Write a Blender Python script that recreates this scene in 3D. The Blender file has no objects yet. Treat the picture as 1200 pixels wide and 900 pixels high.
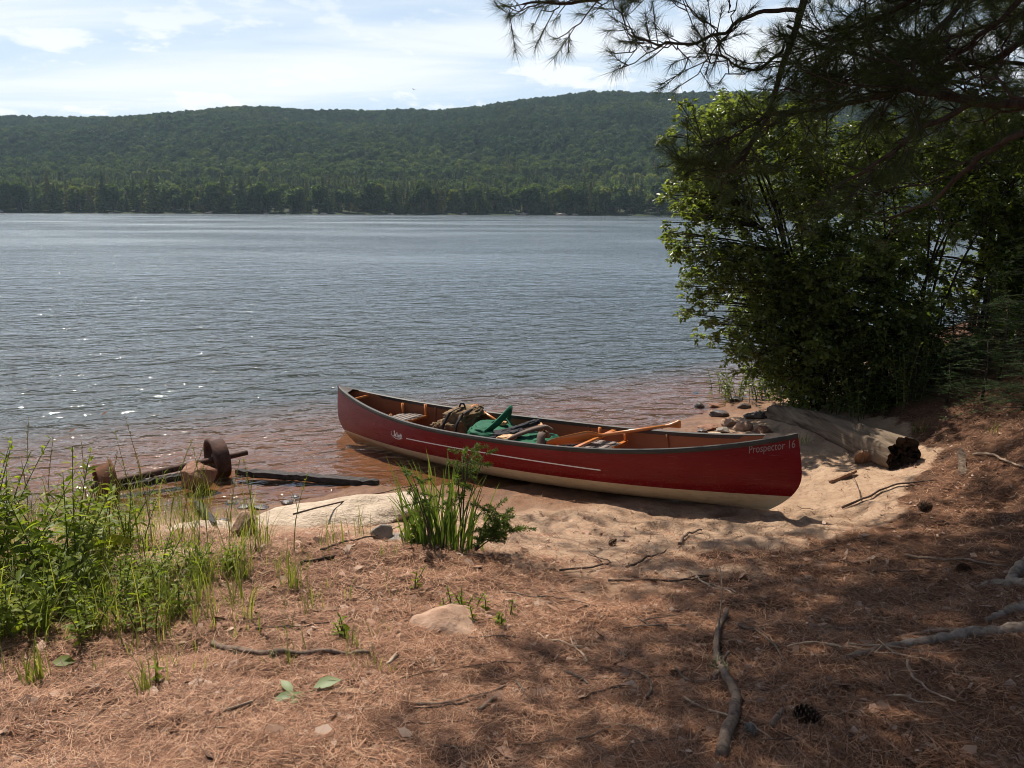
import bpy, math, random
import numpy as np
from mathutils import Vector, Matrix, noise as mnoise

rng = np.random.default_rng(7)
random.seed(7)
SC = bpy.context.scene
COL = SC.collection
R = math.radians

# ------------------------------------------------------------------ camera
F = 942.0; PITCH = R(12.2); ROLL = R(0.25); CH = 2.35
cf = np.array([0, math.cos(PITCH), -math.sin(PITCH)])
_r = np.array([1.0, 0, 0]); _u = np.cross(_r, cf)
cr = _r * math.cos(ROLL) + _u * math.sin(ROLL)
cu = _u * math.cos(ROLL) - _r * math.sin(ROLL)
CPOS = np.array([0, 0, CH])
cam = bpy.data.cameras.new('camera')
cam.sensor_width = 36; cam.lens = 36 * F / 1200; cam.clip_start = 0.05; cam.clip_end = 6000
camo = bpy.data.objects.new('camera', cam); COL.objects.link(camo)
camo.matrix_world = Matrix(((cr[0], cu[0], -cf[0], 0), (cr[1], cu[1], -cf[1], 0), (cr[2], cu[2], -cf[2], CH), (0, 0, 0, 1)))
SC.camera = camo

# ------------------------------------------------------------------ world, sun, exposure
SUN_AZ = math.atan2(-0.55, 0.835)      # measured from +Y towards +X
SUN_EL = R(58)
W = bpy.data.worlds.new('World'); SC.world = W; W.use_nodes = True
nt = W.node_tree; nt.nodes.clear()
def wn(t, **k):
    n = nt.nodes.new(t)
    for a, b in k.items(): setattr(n, a, b)
    return n
out = wn('ShaderNodeOutputWorld'); bg = wn('ShaderNodeBackground'); bg.inputs['Strength'].default_value = 0.085
sky = wn('ShaderNodeTexSky', sky_type='NISHITA', sun_disc=False, sun_elevation=SUN_EL, sun_rotation=SUN_AZ, air_density=1.0, dust_density=1.6, ozone_density=1.3)
tc = wn('ShaderNodeTexCoord'); sep = wn('ShaderNodeSeparateXYZ')
nt.links.new(tc.outputs['Generated'], sep.inputs[0])
def wm(op, a, b=None, clamp=False):
    n = wn('ShaderNodeMath', operation=op, use_clamp=clamp)
    for i, v in enumerate((a, b)):
        if v is None: continue
        if isinstance(v, (int, float)): n.inputs[i].default_value = v
        else: nt.links.new(v, n.inputs[i])
    return n.outputs[0]
zc = wm('MAXIMUM', sep.outputs[2], 0.0)
zz = wm('ADD', zc, 0.12)
cx = wm('DIVIDE', sep.outputs[0], zz); cy = wm('DIVIDE', sep.outputs[1], zz)
comb = wn('ShaderNodeCombineXYZ'); nt.links.new(cx, comb.inputs[0]); nt.links.new(cy, comb.inputs[1])
mp = wn('ShaderNodeMapping'); mp.inputs['Rotation'].default_value = (0, 0, R(-52)); mp.inputs['Scale'].default_value = (0.45, 1.5, 1); mp.inputs['Location'].default_value = (1.3, 0.4, 0)
nt.links.new(comb.outputs[0], mp.inputs[0])
n1 = wn('ShaderNodeTexNoise'); n1.inputs['Scale'].default_value = 0.9; n1.inputs['Detail'].default_value = 7; n1.inputs['Roughness'].default_value = 0.55; n1.inputs['Distortion'].default_value = 0.5
nt.links.new(mp.outputs[0], n1.inputs['Vector'])
n2 = wn('ShaderNodeTexNoise'); n2.inputs['Scale'].default_value = 3.0; n2.inputs['Detail'].default_value = 6; n2.inputs['Roughness'].default_value = 0.6
mp2 = wn('ShaderNodeMapping'); mp2.inputs['Scale'].default_value = (3.0, 3.0, 9.0); nt.links.new(tc.outputs['Generated'], mp2.inputs[0]); nt.links.new(mp2.outputs[0], n2.inputs['Vector'])
def wramp(v, a, b):
    m = wn('ShaderNodeMapRange'); m.interpolation_type = 'SMOOTHSTEP'; nt.links.new(v, m.inputs[0])
    m.inputs[1].default_value = a; m.inputs[2].default_value = b
    return m.outputs[0]
wisp = wramp(n1.outputs[0], 0.36, 0.60)
puff = wramp(n2.outputs[0], 0.50, 0.62)
low = wm('SUBTRACT', 1.0, wramp(sep.outputs[2], 0.02, 0.56))
puffl = wm('MULTIPLY', puff, wm('SUBTRACT', 1.0, wramp(sep.outputs[2], 0.14, 0.34)))
amt = wm('MAXIMUM', wm('MULTIPLY', wisp, 0.9), puffl)
amt = wm('MULTIPLY', amt, wm('SUBTRACT', 1.0, wramp(sep.outputs[2], 0.10, 0.46)), True)
mixh = wn('ShaderNodeMix', data_type='RGBA'); mixh.inputs['B'].default_value = (6.3, 7.7, 9.2, 1)
nt.links.new(sky.outputs[0], mixh.inputs['A']); nt.links.new(wm('MULTIPLY', low, 0.80), mixh.inputs['Factor'])
mixc = wn('ShaderNodeMix', data_type='RGBA'); mixc.inputs['B'].default_value = (9.2, 9.4, 9.6, 1)
nt.links.new(mixh.outputs['Result'], mixc.inputs['A']); nt.links.new(amt, mixc.inputs['Factor'])
nt.links.new(mixc.outputs['Result'], bg.inputs['Color']); nt.links.new(bg.outputs[0], out.inputs['Surface'])
sl = bpy.data.lights.new('sun', 'SUN'); sl.energy = 5.0; sl.angle = R(0.53); sl.color = (1.0, 0.93, 0.82)
so = bpy.data.objects.new('sun', sl); COL.objects.link(so)
sdir = Vector((math.sin(SUN_AZ) * math.cos(SUN_EL), math.cos(SUN_AZ) * math.cos(SUN_EL), math.sin(SUN_EL)))
so.rotation_euler = sdir.to_track_quat('Z', 'Y').to_euler(); so.location = (-20, 30, 60)
SC.view_settings.view_transform = 'Standard'; SC.view_settings.look = 'None'
SC.view_settings.exposure = 0.45; SC.view_settings.gamma = 1.0; SC.view_settings.use_curve_mapping = False
SC.cycles.filter_width = 1.0; SC.cycles.max_bounces = 10; SC.cycles.transparent_max_bounces = 16; SC.cycles.volume_bounces = 0
SC.cycles.caustics_reflective = False; SC.cycles.caustics_refractive = False
SC.cycles.sample_clamp_indirect = 6.0

# ------------------------------------------------------------------ helpers
def unit(v):
    v = np.asarray(v, float); return v / np.maximum(np.linalg.norm(v, axis=-1, keepdims=True), 1e-9)
def ray(px, py): return cf + cr * (px - 600) / F + cu * (450 - py) / F
def at(px, py, z):
    d = ray(px, py); return CPOS + d * ((z - CH) / d[2])
def atd(px, py, y):
    d = ray(px, py); return CPOS + d * (y / d[1])

def mk(name, V, FL, mat=None, parent=None, smooth=True, matidx=None, attrs=None):
    me = bpy.data.meshes.new(name)
    V = np.asarray(V, np.float32); me.vertices.add(len(V)); me.vertices.foreach_set('co', V.ravel())
    FL = [np.asarray(f, np.int32) for f in FL if len(f)]
    nl = sum(f.size for f in FL); nf = sum(len(f) for f in FL)
    me.loops.add(nl); me.polygons.add(nf)
    me.loops.foreach_set('vertex_index', np.concatenate([f.ravel() for f in FL]))
    tot = np.concatenate([np.full(len(f), f.shape[1], np.int32) for f in FL])
    st = np.concatenate([[0], np.cumsum(tot)[:-1]]).astype(np.int32)
    me.polygons.foreach_set('loop_start', st); me.polygons.foreach_set('loop_total', tot)
    if matidx is not None: me.polygons.foreach_set('material_index', np.asarray(matidx, np.int32))
    me.polygons.foreach_set('use_smooth', np.full(nf, bool(smooth)))
    for k, a in (attrs or {}).items():
        at_ = me.attributes.new(k, 'FLOAT', 'POINT'); at_.data.foreach_set('value', np.asarray(a, np.float32))
    me.update(calc_edges=True); me.validate()
    for m in (mat if isinstance(mat, (list, tuple)) else [mat]):
        if m: me.materials.append(m)
    o = bpy.data.objects.new(name, me); COL.objects.link(o)
    if parent: o.parent = parent
    return o
def tag(o, label=None, cat=None, group=None, kind=None):
    if label: o['label'] = label
    if cat: o['category'] = cat
    if group: o['group'] = group
    if kind: o['kind'] = kind
    return o
def empty(name, loc, label=None, cat=None, group=None, M=None):
    o = bpy.data.objects.new(name, None); COL.objects.link(o); o.empty_display_size = 0.1
    if M is not None: o.matrix_world = M
    else: o.location = tuple(float(c) for c in loc)
    return tag(o, label, cat, group)

class MB:
    def __init__(s): s.V = []; s.Q = []; s.T = []; s.n = 0
    def add(s, V, Q=None, T=None):
        V = np.asarray(V, float).reshape(-1, 3); s.V.append(V)
        if Q is not None and len(Q): s.Q.append(np.asarray(Q, np.int64) + s.n)
        if T is not None and len(T): s.T.append(np.asarray(T, np.int64) + s.n)
        s.n += len(V)
    def build(s, name, mat, parent=None, smooth=True, origin=None):
        V = np.concatenate(s.V)
        if origin is not None: V = V - np.asarray(origin)
        FL = []
        if s.Q: FL.append(np.concatenate(s.Q))
        if s.T: FL.append(np.concatenate(s.T))
        o = mk(name, V, FL, mat, parent, smooth)
        if origin is not None and parent is None: o.location = tuple(float(c) for c in origin)
        return o
    def tube(s, pts, rad, n=8, cap=True, rough=0.0):
        pts = np.asarray(pts, float); K = len(pts); rad = np.broadcast_to(np.asarray(rad, float), (K,))
        tg = unit(np.gradient(pts, axis=0)); ref = np.array([0, 0, 1.0])
        if abs(unit(pts[-1] - pts[0])[2]) > 0.85: ref = np.array([1.0, 0.13, 0])
        a = unit(np.cross(tg, ref)); b = np.cross(a, tg)
        th = np.arange(n) * 2 * math.pi / n
        rr = rad[:, None] * (1 + rough * rng.standard_normal((K, n)))
        V = pts[:, None] + rr[..., None] * (a[:, None] * np.cos(th)[None, :, None] + b[:, None] * np.sin(th)[None, :, None])
        V = V.reshape(-1, 3); i = np.arange(K - 1)[:, None] * n; j = np.arange(n)[None]; j2 = (j + 1) % n
        Q = np.stack([i + j, i + j2, i + n + j2, i + n + j], -1).reshape(-1, 4); T = None
        if cap:
            V = np.concatenate([V, pts[:1], pts[-1:]]); c0 = K * n; e = (K - 1) * n; jj = np.arange(n); jn = (jj + 1) % n
            T = np.concatenate([np.stack([np.full(n, c0), jn, jj], -1), np.stack([np.full(n, c0 + 1), e + jj, e + jn], -1)])
        s.add(V, Q, T)
    def box(s, c, sz, M=None, bev=0.0):
        c = np.asarray(c, float); h = np.asarray(sz, float) / 2
        if bev <= 0:
            V = np.array([[x, y, z] for x in (-1, 1) for y in (-1, 1) for z in (-1, 1)], float) * h
            Q = [[0, 1, 3, 2], [4, 6, 7, 5], [0, 4, 5, 1], [2, 3, 7, 6], [0, 2, 6, 4], [1, 5, 7, 3]]
            V = V @ np.asarray(M).T if M is not None else V
            s.add(V + c, Q); return
        b = min(bev, *h); n = 6
        V, Q = superbox(h, b, n); V = V @ np.asarray(M).T if M is not None else V
        s.add(V + c, Q)
def superbox(h, b, n=6):
    # rounded box from a normalised cube grid
    g = np.linspace(-1, 1, n * 2 + 1); V = []; Q = []; base = 0
    for ax in range(3):
        for sg in (-1, 1):
            A, B = np.meshgrid(g, g, indexing='ij'); P = np.zeros(A.shape + (3,))
            P[..., ax] = sg; P[..., (ax + 1) % 3] = A; P[..., (ax + 2) % 3] = B
            P = P * h; inner = np.clip(P, -(h - b), h - b); d = P - inner
            ln = np.linalg.norm(d, axis=-1, keepdims=True); P = inner + d / np.maximum(ln, 1e-9) * b
            m = len(g); idx = base + np.arange(m * m).reshape(m, m)
            q = np.stack([idx[:-1, :-1], idx[1:, :-1], idx[1:, 1:], idx[:-1, 1:]], -1).reshape(-1, 4)
            if sg < 0: q = q[:, ::-1]
            V.append(P.reshape(-1, 3)); Q.append(q); base += m * m
    return np.concatenate(V), np.concatenate(Q)

def _h(ix, iy, sd):
    h = (ix.astype(np.int64) * 374761393 + iy.astype(np.int64) * 668265263 + sd * 1442695041) & 0x7fffffff
    h = ((h ^ (h >> 13)) * 1274126177) & 0x7fffffff
    return ((h ^ (h >> 16)) & 0xffff) / 65535.0
def vn(x, y, sd=0):
    x = np.asarray(x, float); y = np.asarray(y, float)
    ix = np.floor(x); iy = np.floor(y); fx = x - ix; fy = y - iy
    fx = fx * fx * (3 - 2 * fx); fy = fy * fy * (3 - 2 * fy)
    a = _h(ix, iy, sd); b = _h(ix + 1, iy, sd); c = _h(ix, iy + 1, sd); d = _h(ix + 1, iy + 1, sd)
    return (a + (b - a) * fx) * (1 - fy) + (c + (d - c) * fx) * fy - 0.5
def fbm(x, y, sd=0, o=4):
    r = 0; a = 1.0
    for k in range(o): r = r + a * vn(x * 2 ** k + 17.3 * k, y * 2 ** k - 9.1 * k, sd + k); a *= 0.5
    return r
def sst(v, a, b):
    t = np.clip((np.asarray(v, float) - a) / (b - a), 0, 1); return t * t * (3 - 2 * t)

# ------------------------------------------------------------------ materials
class N:
    def __init__(s, name):
        s.m = bpy.data.materials.new(name); s.m.use_nodes = True; s.t = s.m.node_tree; s.t.nodes.clear()
        s.out = s.t.nodes.new('ShaderNodeOutputMaterial')
    def n(s, t, **k):
        x = s.t.nodes.new(t)
        for a, b in k.items(): setattr(x, a, b)
        return x
    def L(s, v, sock):
        if isinstance(v, bpy.types.NodeSocket): s.t.links.new(v, sock)
        elif v is not None:
            if isinstance(v, (tuple, list)) and len(v) == 3 and len(sock.default_value) == 4: v = (*v, 1)
            sock.default_value = v
    def coord(s, kind='Object', scale=(1, 1, 1), rot=(0, 0, 0)):
        c = s.n('ShaderNodeTexCoord'); m = s.n('ShaderNodeMapping'); s.t.links.new(c.outputs[kind], m.inputs[0])
        m.inputs['Scale'].default_value = scale; m.inputs['Rotation'].default_value = rot; return m.outputs[0]
    def noise(s, vec, scale, detail=4, rough=0.5, dist=0):
        x = s.n('ShaderNodeTexNoise'); s.L(vec, x.inputs['Vector']); x.inputs['Scale'].default_value = scale
        x.inputs['Detail'].default_value = detail; x.inputs['Roughness'].default_value = rough; x.inputs['Distortion'].default_value = dist
        return x.outputs[0]
    def ramp(s, v, stops):
        x = s.n('ShaderNodeValToRGB'); s.L(v, x.inputs[0]); e = x.color_ramp.elements
        while len(e) < len(stops): e.new(0.5)
        for i, (p, c) in enumerate(stops):
            e[i].position = p; e[i].color = (*c, 1) if len(c) == 3 else c
        return x.outputs[0]
    def rng(s, v, a, b, c=0, d=1):
        x = s.n('ShaderNodeMapRange'); s.L(v, x.inputs[0])
        for i, q in enumerate((a, b, c, d)): x.inputs[i + 1].default_value = q
        return x.outputs[0]
    def mix(s, f, a, b, mode='MIX'):
        x = s.n('ShaderNodeMix', data_type='RGBA', blend_type=mode)
        s.L(f, x.inputs['Factor']); s.L(a, x.inputs['A']); s.L(b, x.inputs['B']); return x.outputs['Result']
    def math(s, op, a, b=0.0, clamp=False):
        x = s.n('ShaderNodeMath', operation=op, use_clamp=clamp); s.L(a, x.inputs[0]); s.L(b, x.inputs[1]); return x.outputs[0]
    def bump(s, h, strength=0.5, dist=0.01, normal=None):
        x = s.n('ShaderNodeBump'); s.L(h, x.inputs['Height']); x.inputs['Strength'].default_value = strength; x.inputs['Distance'].default_value = dist
        if normal is not None: s.L(normal, x.inputs['Normal'])
        return x.outputs[0]
    def pbsdf(s, col, rough=0.6, spec=0.4, normal=None, metal=0.0, coat=0.0):
        p = s.n('ShaderNodeBsdfPrincipled'); s.L(col, p.inputs['Base Color']); s.L(rough, p.inputs['Roughness'])
        p.inputs['Specular IOR Level'].default_value = spec; p.inputs['Metallic'].default_value = metal
        p.inputs['Coat Weight'].default_value = coat; p.inputs['Coat Roughness'].default_value = 0.08
        if normal is not None: s.L(normal, p.inputs['Normal'])
        return p.outputs[0]
    def done(s, sh):
        s.t.links.new(sh, s.out.inputs['Surface']); return s.m
    def attr(s, name):
        return s.n('ShaderNodeAttribute', attribute_name=name).outputs['Fac']
    def island(s): return s.n('ShaderNodeNewGeometry').outputs['Random Per Island']

def m_simple(name, c1, c2, scale=8, rough=0.7, bump=0.3, bd=0.004, stretch=(1, 1, 1), spec=0.18, metal=0, coat=0, detail=6):
    m = N(name); v = m.coord('Object', stretch); f = m.noise(v, scale, detail, 0.6)
    col = m.ramp(f, [(0.3, c1), (0.7, c2)]); nz = m.noise(v, scale * 5, 5, 0.6)
    return m.done(m.pbsdf(col, rough, spec, m.bump(m.math('ADD', f, nz), bump, bd) if bump else None, metal, coat))
def m_leaf(name, c1, c2, c3=None, trans=0.4, rough=0.45, tcol=(1.3, 1.35, 0.55), spec=0.2):
    m = N(name); r = m.island()
    col = m.ramp(r, [(0.0, c1), (0.6, c2), (1.0, c3 or c2)])
    p = m.pbsdf(col, rough, spec); tr = m.n('ShaderNodeBsdfTranslucent')
    m.L(m.mix(1.0, col, tcol, 'MULTIPLY'), tr.inputs['Color'])
    ms = m.n('ShaderNodeMixShader'); ms.inputs[0].default_value = trans
    m.t.links.new(p, ms.inputs[1]); m.t.links.new(tr.outputs[0], ms.inputs[2]); return m.done(ms.outputs[0])
def m_bark(name, c1, c2, scale=20, str_=(1, 1, 0.25), bd=0.01):
    m = N(name); v = m.coord('Object', str_); f = m.noise(v, scale, 8, 0.65, 0.6)
    g = m.noise(m.coord('Object'), scale * 0.25, 3)
    col = m.mix(m.rng(g, 0.4, 0.65), m.ramp(f, [(0.3, c1), (0.7, c2)]), m.ramp(f, [(0.3, [x * 0.7 for x in c1]), (0.7, [x * 1.25 for x in c2])]))
    return m.done(m.pbsdf(col, 0.9, 0.15, m.bump(f, 0.8, bd)))

def m_ground():
    m = N('forest_floor'); v = m.coord('Object')
    nd = m.attr('needle'); wet = m.attr('wet'); deep = m.attr('deep')
    # sand
    fs = m.noise(v, 6, 6, 0.6); fg = m.noise(v, 160, 3, 0.7)
    sand = m.ramp(fs, [(0.30, (0.35, 0.23, 0.148)), (0.70, (0.50, 0.35, 0.24))])
    sand = m.mix(m.rng(fg, 0.35, 0.7, 0, 0.45), sand, (0.30, 0.19, 0.12))
    deb = m.noise(v, 15, 8, 0.78); sand = m.mix(m.rng(deb, 0.53, 0.66, 0, 0.6), sand, (0.17, 0.10, 0.062)); spk = m.noise(v, 38, 2, 0.5); sand = m.mix(m.rng(spk, 0.66, 0.74, 0, 0.8), sand, (0.13, 0.07, 0.04))
    wets = m.ramp(fs, [(0.3, (0.155, 0.072, 0.035)), (0.7, (0.235, 0.12, 0.064))])
    bl = m.noise(v, 5, 3, 0.5, 0.4); wets = m.mix(m.rng(bl, 0.52, 0.66, 0, 0.7), wets, (0.12, 0.065, 0.04))
    sand = m.mix(wet, sand, wets)
    sand = m.mix(deep, sand, (0.050, 0.082, 0.118))
    # needle floor
    fa = m.noise(v, 4, 5, 0.6); fb = m.noise(v, 45, 6, 0.7, 0.8); 
    ndl = m.ramp(fb, [(0.25, (0.022, 0.011, 0.007)), (0.48, (0.090, 0.041, 0.023)), (0.78, (0.28, 0.145, 0.085))])
    ndl = m.mix(m.rng(fa, 0.45, 0.7, 0, 0.5), ndl, (0.20, 0.11, 0.066))
    dk = m.noise(v, 1.7, 5, 0.65, 0.5); ndl = m.mix(m.rng(dk, 0.52, 0.68, 0, 0.75), ndl, (0.045, 0.026, 0.017))
    e = m.noise(v, 9, 6, 0.7)
    k = m.math('ADD', nd, m.math('MULTIPLY', m.math('SUBTRACT', e, 0.5), 1.5))
    k = m.rng(k, 0.35, 0.65)
    col = m.mix(k, sand, ndl)
    h1 = m.noise(v, 70, 6, 0.7, 0.6); h2 = m.noise(v, 11, 4, 0.6)
    hh = m.math('ADD', m.math('MULTIPLY', h1, 0.35), h2)
    x = m.n('ShaderNodeMix', data_type='FLOAT'); m.L(wet, x.inputs['Factor']); x.inputs['A'].default_value = 0.95; x.inputs['B'].default_value = 0.45
    return m.done(m.pbsdf(col, x.outputs[0], 0.25, m.bump(hh, 1.0, 0.035)))

def m_water():
    m = N('lake_water'); v = m.coord('Object', (1, 1, 1), (0, 0, R(-14)))
    vs = m.n('ShaderNodeMapping'); m.t.links.new(v, vs.inputs[0]); vs.inputs['Scale'].default_value = (0.6, 1, 1)
    a = m.noise(vs.outputs[0], 1.5, 3, 0.5, 0.6); b = m.noise(vs.outputs[0], 5.0, 3, 0.55, 0.6); c = m.noise(v, 13, 2, 0.5)
    g = m.noise(v, 0.06, 3, 0.5)
    d = m.noise(vs.outputs[0], 0.33, 4, 0.6, 0.8); lane = m.noise(m.coord('Object', (0.5, 1, 1)), 0.045, 3, 0.55)
    nrm = m.bump(d, 1.0, 0.085)
    nrm = m.bump(a, 1.0, 0.085, nrm)
    nrm = m.bump(b, 1.0, 0.047, nrm)
    nrm = m.bump(c, 1.0, 0.006, nrm)
    fr = m.n('ShaderNodeFresnel'); fr.inputs['IOR'].default_value = 1.40; m.L(nrm, fr.inputs['Normal'])
    sp = m.n('ShaderNodeSeparateXYZ'); m.L(m.coord('Object'), sp.inputs[0])
    off = m.rng(sp.outputs[1], 7, 40, 0, 1)      # ruffled open water away from the shore
    gl = m.n('ShaderNodeBsdfGlossy'); m.L(m.math('MULTIPLY', m.rng(off, 0, 1, 0.06, 0.12), m.rng(lane, 0.35, 0.65, 0.6, 1.5)), gl.inputs['Roughness']); gl.inputs['Color'].default_value = (0.92, 0.98, 1, 1); m.L(nrm, gl.inputs['Normal'])
    tr = m.n('ShaderNodeBsdfTransparent'); tr.inputs['Color'].default_value = (0.86, 0.74, 0.60, 1)
    ms = m.n('ShaderNodeMixShader'); m.L(m.math('MINIMUM', m.math('ADD', fr.outputs[0], m.math('MULTIPLY', off, m.rng(lane, 0.38, 0.62, 0.42, 0.52))), 0.72), ms.inputs[0]); m.t.links.new(tr.outputs[0], ms.inputs[1]); m.t.links.new(gl.outputs[0], ms.inputs[2])
    return m.done(ms.outputs[0])

def m_hull():
    m = N('hull_red'); c = m.n('ShaderNodeTexCoord'); s = m.n('ShaderNodeSeparateXYZ'); m.t.links.new(c.outputs['Object'], s.inputs[0])
    f = m.noise(m.coord('Object', (0.6, 1, 3)), 3, 5, 0.6); sc = m.noise(m.coord('Object', (0.7, 1, 14)), 9, 4, 0.6)
    red = m.ramp(f, [(0.3, (0.150, 0.004, 0.006)), (0.7, (0.205, 0.007, 0.009))])
    red = m.mix(m.rng(sc, 0.62, 0.72, 0, 0.35), red, (0.27, 0.08, 0.07))
    crm = m.ramp(f, [(0.3, (0.56, 0.42, 0.25)), (0.7, (0.68, 0.53, 0.34))])
    grime = m.noise(m.coord('Object', (1, 1, 3)), 14, 5, 0.7); crm = m.mix(m.rng(grime, 0.5, 0.75, 0, 0.5), crm, (0.28, 0.18, 0.10)); mud = m.noise(m.coord('Object', (1, 1, 2)), 6, 6, 0.7); crm = m.mix(m.math('MULTIPLY', m.rng(s.outputs[2], 0.10, 0.01), m.rng(mud, 0.46, 0.66, 0, 0.7)), crm, (0.30, 0.19, 0.11)); spl = m.noise(m.coord('Object'), 55, 4, 0.7); red = m.mix(m.math('MULTIPLY', m.rng(s.outputs[2], 0.34, 0.14), m.rng(spl, 0.54, 0.68, 0, 0.65)), red, (0.24, 0.11, 0.075)); scr = m.noise(m.coord('Object', (1.2, 1, 45), (0, 0.12, 0)), 5, 3, 0.5); red = m.mix(m.rng(scr, 0.66, 0.72, 0, 0.5), red, (0.33, 0.13, 0.12))
    zz = m.math('GREATER_THAN', s.outputs[2], 0.168)
    return m.done(m.pbsdf(m.mix(zz, crm, red), m.rng(sc, 0.3, 0.8, 0.25, 0.42), 0.22, m.bump(f, 0.08, 0.01), 0, 0.09))

M = {}
M['ground'] = m_ground(); M['water'] = m_water(); M['hull'] = m_hull()
M['lining'] = m_simple('hull_lining', (0.20, 0.075, 0.036), (0.29, 0.115, 0.055), 3, 0.5, 0.1, 0.003, (0.5, 1, 2))
M['gunwale'] = m_simple('gunwale_vinyl', (0.032, 0.028, 0.025), (0.065, 0.058, 0.050), 12, 0.5, 0.1, 0.002, (0.3, 1, 1), 0.22)
M['white'] = m_simple('white_decal', (0.72, 0.68, 0.64), (0.80, 0.76, 0.72), 8, 0.5, 0)
M['greydecal'] = m_simple('grey_decal', (0.27, 0.20, 0.185), (0.33, 0.25, 0.23), 8, 0.5, 0)
M['ash'] = m_simple('varnished_wood', (0.44, 0.14, 0.032), (0.58, 0.22, 0.06), 6, 0.3, 0.1, 0.002, (0.2, 3, 3), 0.5, 0, 0.3)
M['palewood'] = m_simple('pale_wood', (0.50, 0.27, 0.13), (0.60, 0.36, 0.19), 6, 0.45, 0.1, 0.002, (0.2, 3, 3))
M['tip'] = m_simple('blade_tip', (0.03, 0.02, 0.018), (0.06, 0.04, 0.03), 10, 0.5, 0.1)
M['canvas'] = m_simple('tan_canvas', (0.13, 0.083, 0.045), (0.23, 0.155, 0.09), 9, 0.9, 0.5, 0.006)
M['green'] = m_simple('green_nylon', (0.008, 0.075, 0.040), (0.018, 0.125, 0.066), 7, 0.7, 0.4, 0.006)
M['black'] = m_simple('black_webbing', (0.016, 0.015, 0.018), (0.04, 0.037, 0.042), 25, 0.8, 0.4, 0.003)
M['greyweb'] = m_simple('grey_webbing', (0.17, 0.14, 0.125), (0.27, 0.23, 0.21), 30, 0.85, 0.4, 0.003)
M['pad'] = m_simple('brown_padding', (0.10, 0.072, 0.06), (0.17, 0.125, 0.105), 25, 0.9, 0.4, 0.003)
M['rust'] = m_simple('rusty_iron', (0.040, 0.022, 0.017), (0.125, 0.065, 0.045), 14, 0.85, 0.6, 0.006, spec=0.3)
M['rustlit'] = m_simple('sunlit_orange_rust', (0.07, 0.035, 0.022), (0.22, 0.10, 0.055), 10, 0.9, 0.6, 0.006)  # brighter copy of the rust for the left wheel, sunlight painted into its colour
M['wetwood'] = m_simple('wet_wood', (0.016, 0.012, 0.010), (0.075, 0.055, 0.042), 7, 0.5, 0.9, 0.02, (3, 3, 6), 0.35)
M['rockpink'] = m_simple('pink_granite', (0.30, 0.175, 0.115), (0.46, 0.31, 0.22), 10, 0.85, 0.8, 0.01)
M['rockpale'] = m_simple('pale_granite', (0.40, 0.31, 0.225), (0.62, 0.50, 0.385), 7, 0.85, 1.0, 0.02, (1, 1, 1))
M['rockgrey'] = m_simple('grey_stone', (0.17, 0.145, 0.125), (0.33, 0.28, 0.24), 11, 0.85, 0.8, 0.01)
M['rockdark'] = m_simple('wet_stone', (0.035, 0.026, 0.022), (0.11, 0.08, 0.064), 11, 0.3, 0.8, 0.01, spec=0.5)
M['rockred'] = m_simple('reddish_stone', (0.17, 0.075, 0.045), (0.31, 0.17, 0.11), 11, 0.7, 0.8, 0.01)
M['log'] = m_bark('weathered_log', (0.060, 0.040, 0.027), (0.225, 0.17, 0.122), 16, (1, 0.09, 1), 0.02)
M['logend'] = m_bark('rotten_wood', (0.018, 0.012, 0.008), (0.075, 0.05, 0.034), 14, (1, 1, 1), 0.02)
M['bark'] = m_bark('pine_bark', (0.030, 0.022, 0.018), (0.095, 0.070, 0.056), 18, (1, 1, 0.3))
M['twigbark'] = m_bark('branch_bark', (0.042, 0.028, 0.022), (0.115, 0.078, 0.058), 60, (1, 1, 1), 0.003)
M['shrubbark'] = m_bark('shrub_bark', (0.020, 0.016, 0.013), (0.065, 0.052, 0.042), 60, (1, 1, 1), 0.003)
M['root'] = m_bark('worn_root', (0.12, 0.085, 0.064), (0.33, 0.26, 0.205), 26, (1, 1, 1), 0.005)
M['dead'] = m_bark('dead_branch', (0.075, 0.05, 0.036), (0.24, 0.175, 0.13), 45, (1, 1, 1), 0.006)
M['deadlight'] = m_bark('bare_stick', (0.26, 0.18, 0.12), (0.46, 0.35, 0.25), 45, (1, 1, 1), 0.003)
M['lichen'] = m_simple('pale_lichen', (0.20, 0.19, 0.10), (0.40, 0.37, 0.22), 60, 0.95, 0.8, 0.006)
M['cone'] = m_simple('pine_cone', (0.035, 0.02, 0.013), (0.13, 0.075, 0.045), 40, 0.8, 0.3, 0.003)
M['conegrey'] = m_simple('weathered_cone', (0.09, 0.075, 0.06), (0.42, 0.36, 0.29), 50, 0.85, 0.3, 0.003)
M['plank'] = m_bark('split_board', (0.15, 0.09, 0.055), (0.34, 0.21, 0.135), 20, (1, 1, 0.2), 0.006)
M['needle'] = m_leaf('pine_needle', (0.040, 0.062, 0.022), (0.065, 0.090, 0.032), (0.11, 0.12, 0.045), 0.4, 0.5, (1.2, 1.25, 0.6))
M['litter'] = m_leaf('fallen_needle', (0.060, 0.025, 0.013), (0.33, 0.150, 0.078), (0.60, 0.375, 0.235), 0.12, 0.6, (1.1, 1, 0.9))
M['chip'] = m_leaf('bark_chip', (0.10, 0.055, 0.036), (0.33, 0.20, 0.135), (0.52, 0.39, 0.30), 0.0, 0.8)
M['leafA'] = m_leaf('alder_leaf', (0.090, 0.125, 0.036), (0.140, 0.175, 0.048), (0.205, 0.235, 0.070), 0.58, 0.33, spec=0.55)
M['leafB'] = m_leaf('maple_leaf', (0.080, 0.115, 0.034), (0.125, 0.165, 0.046), (0.19, 0.225, 0.062), 0.58, 0.33, spec=0.55)
M['hemlock'] = m_leaf('hemlock_spray', (0.028, 0.060, 0.022), (0.050, 0.090, 0.030), (0.07, 0.115, 0.035), 0.25)
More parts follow.
